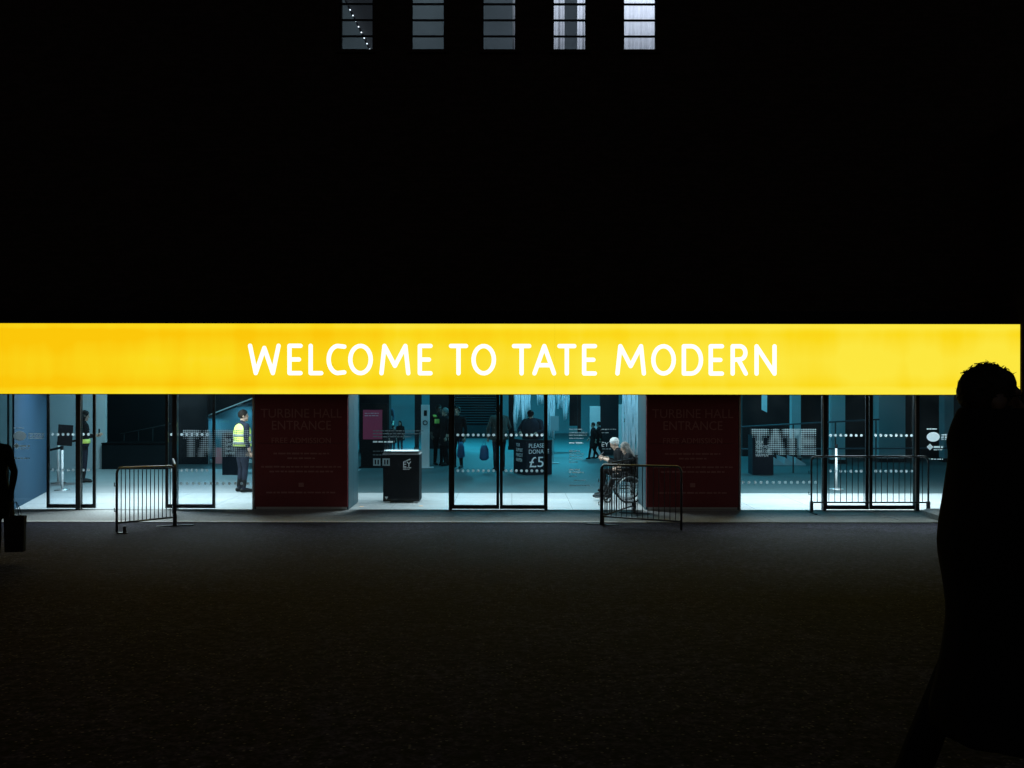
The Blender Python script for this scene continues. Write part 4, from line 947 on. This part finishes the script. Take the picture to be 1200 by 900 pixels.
# hanging fabric strips in the hall
def hanging(label, c0, c1, r_of, d, n, seed, dens=1.0, ragged=4):
    r = random.Random(seed); t = thing('fabric_hanging', label, 'hanging', (at((c0 + c1) / 2, 0, d).x, d - D, 0), 0, 'pale fabric hangings in the hall')
    x0 = at(c0, 0, d).x - t.location.x; x1 = at(c1, 0, d).x - t.location.x; ztop = 5.6
    m = MB(); m.tube([(x0, .02, ztop), (x1, .02, ztop)], .02, 6); m.build('bar', M['black'], t)
    w = (x1 - x0) / n
    for k in range(n):
        if r.random() > dens: continue
        u = (k + .5) / n; zb = at(0, r_of(u) + r.uniform(-ragged, ragged), d).z; zb = max(.02, zb)
        ww = w * r.uniform(.85, 1.35); xc = x0 + (x1 - x0) * u; rows_ = 9; v = []; f = []
        ph = r.uniform(0, 6)
        for i in range(rows_ + 1):
            z = zb + (ztop - zb) * i / rows_; sh = .02 * math.sin(ph + 3 * i) ; tw = .035 * math.sin(ph * 2 + i)
            taper = .8 + .2 * min(1, i / 2)
            for q, yy in ((-1, -tw), (0, .03 * math.sin(ph + i)), (1, tw)): v.append((xc + sh + q * ww / 2 * taper, yy, z))
        for i in range(rows_):
            for q in range(2): f.append((i * 3 + q, i * 3 + q + 1, i * 3 + q + 4, i * 3 + q + 3))
        s_ = MB(); s_.add(v, f); o = s_.build('strip', M['fabric'], t, True)
        so = o.modifiers.new('thick', 'SOLIDIFY'); so.thickness = .006
    return t
hanging('ragged pale fabric hanging behind the capped man', 602, 622, lambda u: 500 - 14 * u, 34, 8, 1, .9, 8)
hanging('short pale fabric hanging above the capped man', 629, 637, lambda u: 473, 34.5, 3, 2, 1, 2)
hanging('long pale fabric hanging right of the centre doors', 641, 650, lambda u: 514, 35, 4, 3, 1, 4)
hanging('ragged pale fabric hanging beside the dark hanging panel', 651, 667, lambda u: 478 + 14 * u, 35.5, 7, 4, .95, 9)
hanging('tall streaked pale hanging beside the right notice panel', 729, 750, lambda u: 545, 26.5, 8, 5, 1, 2)
t = thing('dark_banner', 'black panel hanging from above beside the ragged fabric', 'hanging', at(674, 499, 35))
m = MB(); m.box(-.2, .08, 0, .05, .0, 4.2); m.build('cloth', M['blackcloth'], t); m = MB(); m.box(.085, .21, 0, .05, -.22, 4.2); m.build('cloth', M['blackcloth'], t)
t = thing('floor_sign', 'grey panel on a slim stand right of the donation box', 'sign', (at(650, 543, floor_d(543)).x, floor_d(543) - D, 0))
m = MB(); m.box(-.13, .13, 0, .03, 1.0, 1.45); m.build('panel', M['palecol'], t); m = MB(); m.tube([(-.05, .05, 0), (-.05, .05, 1.2)], .018, 8); m.build('pole', M['steel'], t); m = MB(); m.box(-.14, .14, -.05, .16, 0, .02); m.build('base', M['steel'], t)
# floor spots near the collection box
for c, r in ((424, 594), (493.5, 593.2)):
    p = onfloor(c, r); t = thing('floor_light', 'small glowing floor light set in the pale lobby floor', 'floor light', p, 0, 'lobby floor lights')
    m = MB(); m.loft([(0, 0, -.01, .055, .055), (0, 0, .004, .055, .055)], 20); m.build('bezel', M['steel'], t); m = MB(); m.loft([(0, 0, .0045, .042, .042), (0, 0, .007, .04, .04)], 20); m.build('lens', M['amber'], t)
# ------------------------------------------------------------------ gallery behind the upper windows
mb = MB(); mb.box(-7, 7, .9, 7.2, 8.3, 8.5); struct('floor_gallery', mb, M['midwall'])
mb = MB(); mb.box(-7, 7, 7.0, 7.2, 8.5, 15); struct('wall_gallery', mb, M['midwall'])
mb = MB(); mb.box(-7, 7, .9, 7.2, 15, 15.2); struct('ceiling_gallery', mb, M['darkwall'])
for x in (-7, 6.8):
    mb = MB(); mb.box(x, x + .2, .9, 7.0, 8.5, 15); struct('wall_gallery_side', mb, M['midwall'])
def drape(label, c0, c1, seed):
    d = D + 3.4; x0, x1 = at(c0, 0, d).x, at(c1, 0, d).x; r = random.Random(seed)
    t = thing('curtain', label, 'curtain', ((x0 + x1) / 2, 3.4, 8.6), 0, 'pale curtains behind the upper windows')
    hw = (x1 - x0) / 2; n = max(8, int((x1 - x0) * 60)); v = []; f = []; ph = r.uniform(0, 6)
    for z in (0, 4.2):
        for i in range(n + 1):
            u = i / n * (x1 - x0); v.append((-hw + u, .016 * math.sin(u * 26 + ph) + .008 * math.sin(u * 71 + ph), z))
    for i in range(n): f.append((i, i + 1, n + 2 + i, n + 1 + i))
    m = MB(); m.add(v, f); o = m.build('cloth', M['fabric'], t, True); so = o.modifiers.new('thick', 'SOLIDIFY'); so.thickness = .004
    m = MB(); m.tube([(-hw - .03, 0, 4.22), (hw + .03, 0, 4.22)], .015, 6); m.build('rail', M['black'], t)
drape('full pale curtain filling the brightest upper window', 722, 782, 1)
drape('pale curtain edge beside the dark gap in the fourth window', 676, 694, 2)
drape('broader pale curtain on the far side of the dark gap in the fourth window', 640, 661, 3)
drape('narrow pale curtain edge showing in the third window', 600, 612, 4)
ceiling_lamp('gallery_light', 'square light over the pale gallery curtains', (3.0, 1.1, 12.9), 2.0, .4, 160, (.9, .93, 1), 'gallery lights', (R(50), 0, 0))
ceiling_lamp('gallery_light', 'square light over the bare gallery wall', (-2.8, 4.0, 14.7), .8, .8, 62, (.78, .95, .93), 'gallery lights')
d = D + 2.4
A, B = at(400, -8, d), at(433, 58, d)
t = thing('light_strip', 'sloping strip of small bright lamps behind the first upper window', 'light strip', A)
m = MB(); m.tube([(0, .03, 0), tuple(B - A + Vector((0, .03, 0)))], .02, 6); m.build('bar', M['greycloth'], t)
m = MB(); 
q = [(B - A) * (k / 10) for k in range(1, 11)]
m.v = []; w = .012
for p in q:
    m = MB(); m.box(-w, w, -.012, .006, -w * .8, w * .8); m.build('lamp', M['lamp_on'], t, loc=p)
m = MB(); m.add([(0, .06, 0), (B.x - A.x, .06, B.z - A.z), (B.x - A.x + .9, .06, B.z - A.z), (.9, .06, 0), (0, .09, 0), (B.x - A.x, .09, B.z - A.z), (B.x - A.x + .9, .09, B.z - A.z), (.9, .09, 0)], [(0, 1, 2, 3), (7, 6, 5, 4), (0, 4, 5, 1), (3, 2, 6, 7), (0, 3, 7, 4), (1, 5, 6, 2)]); m.build('sloping_panel', M['palecol'], t)
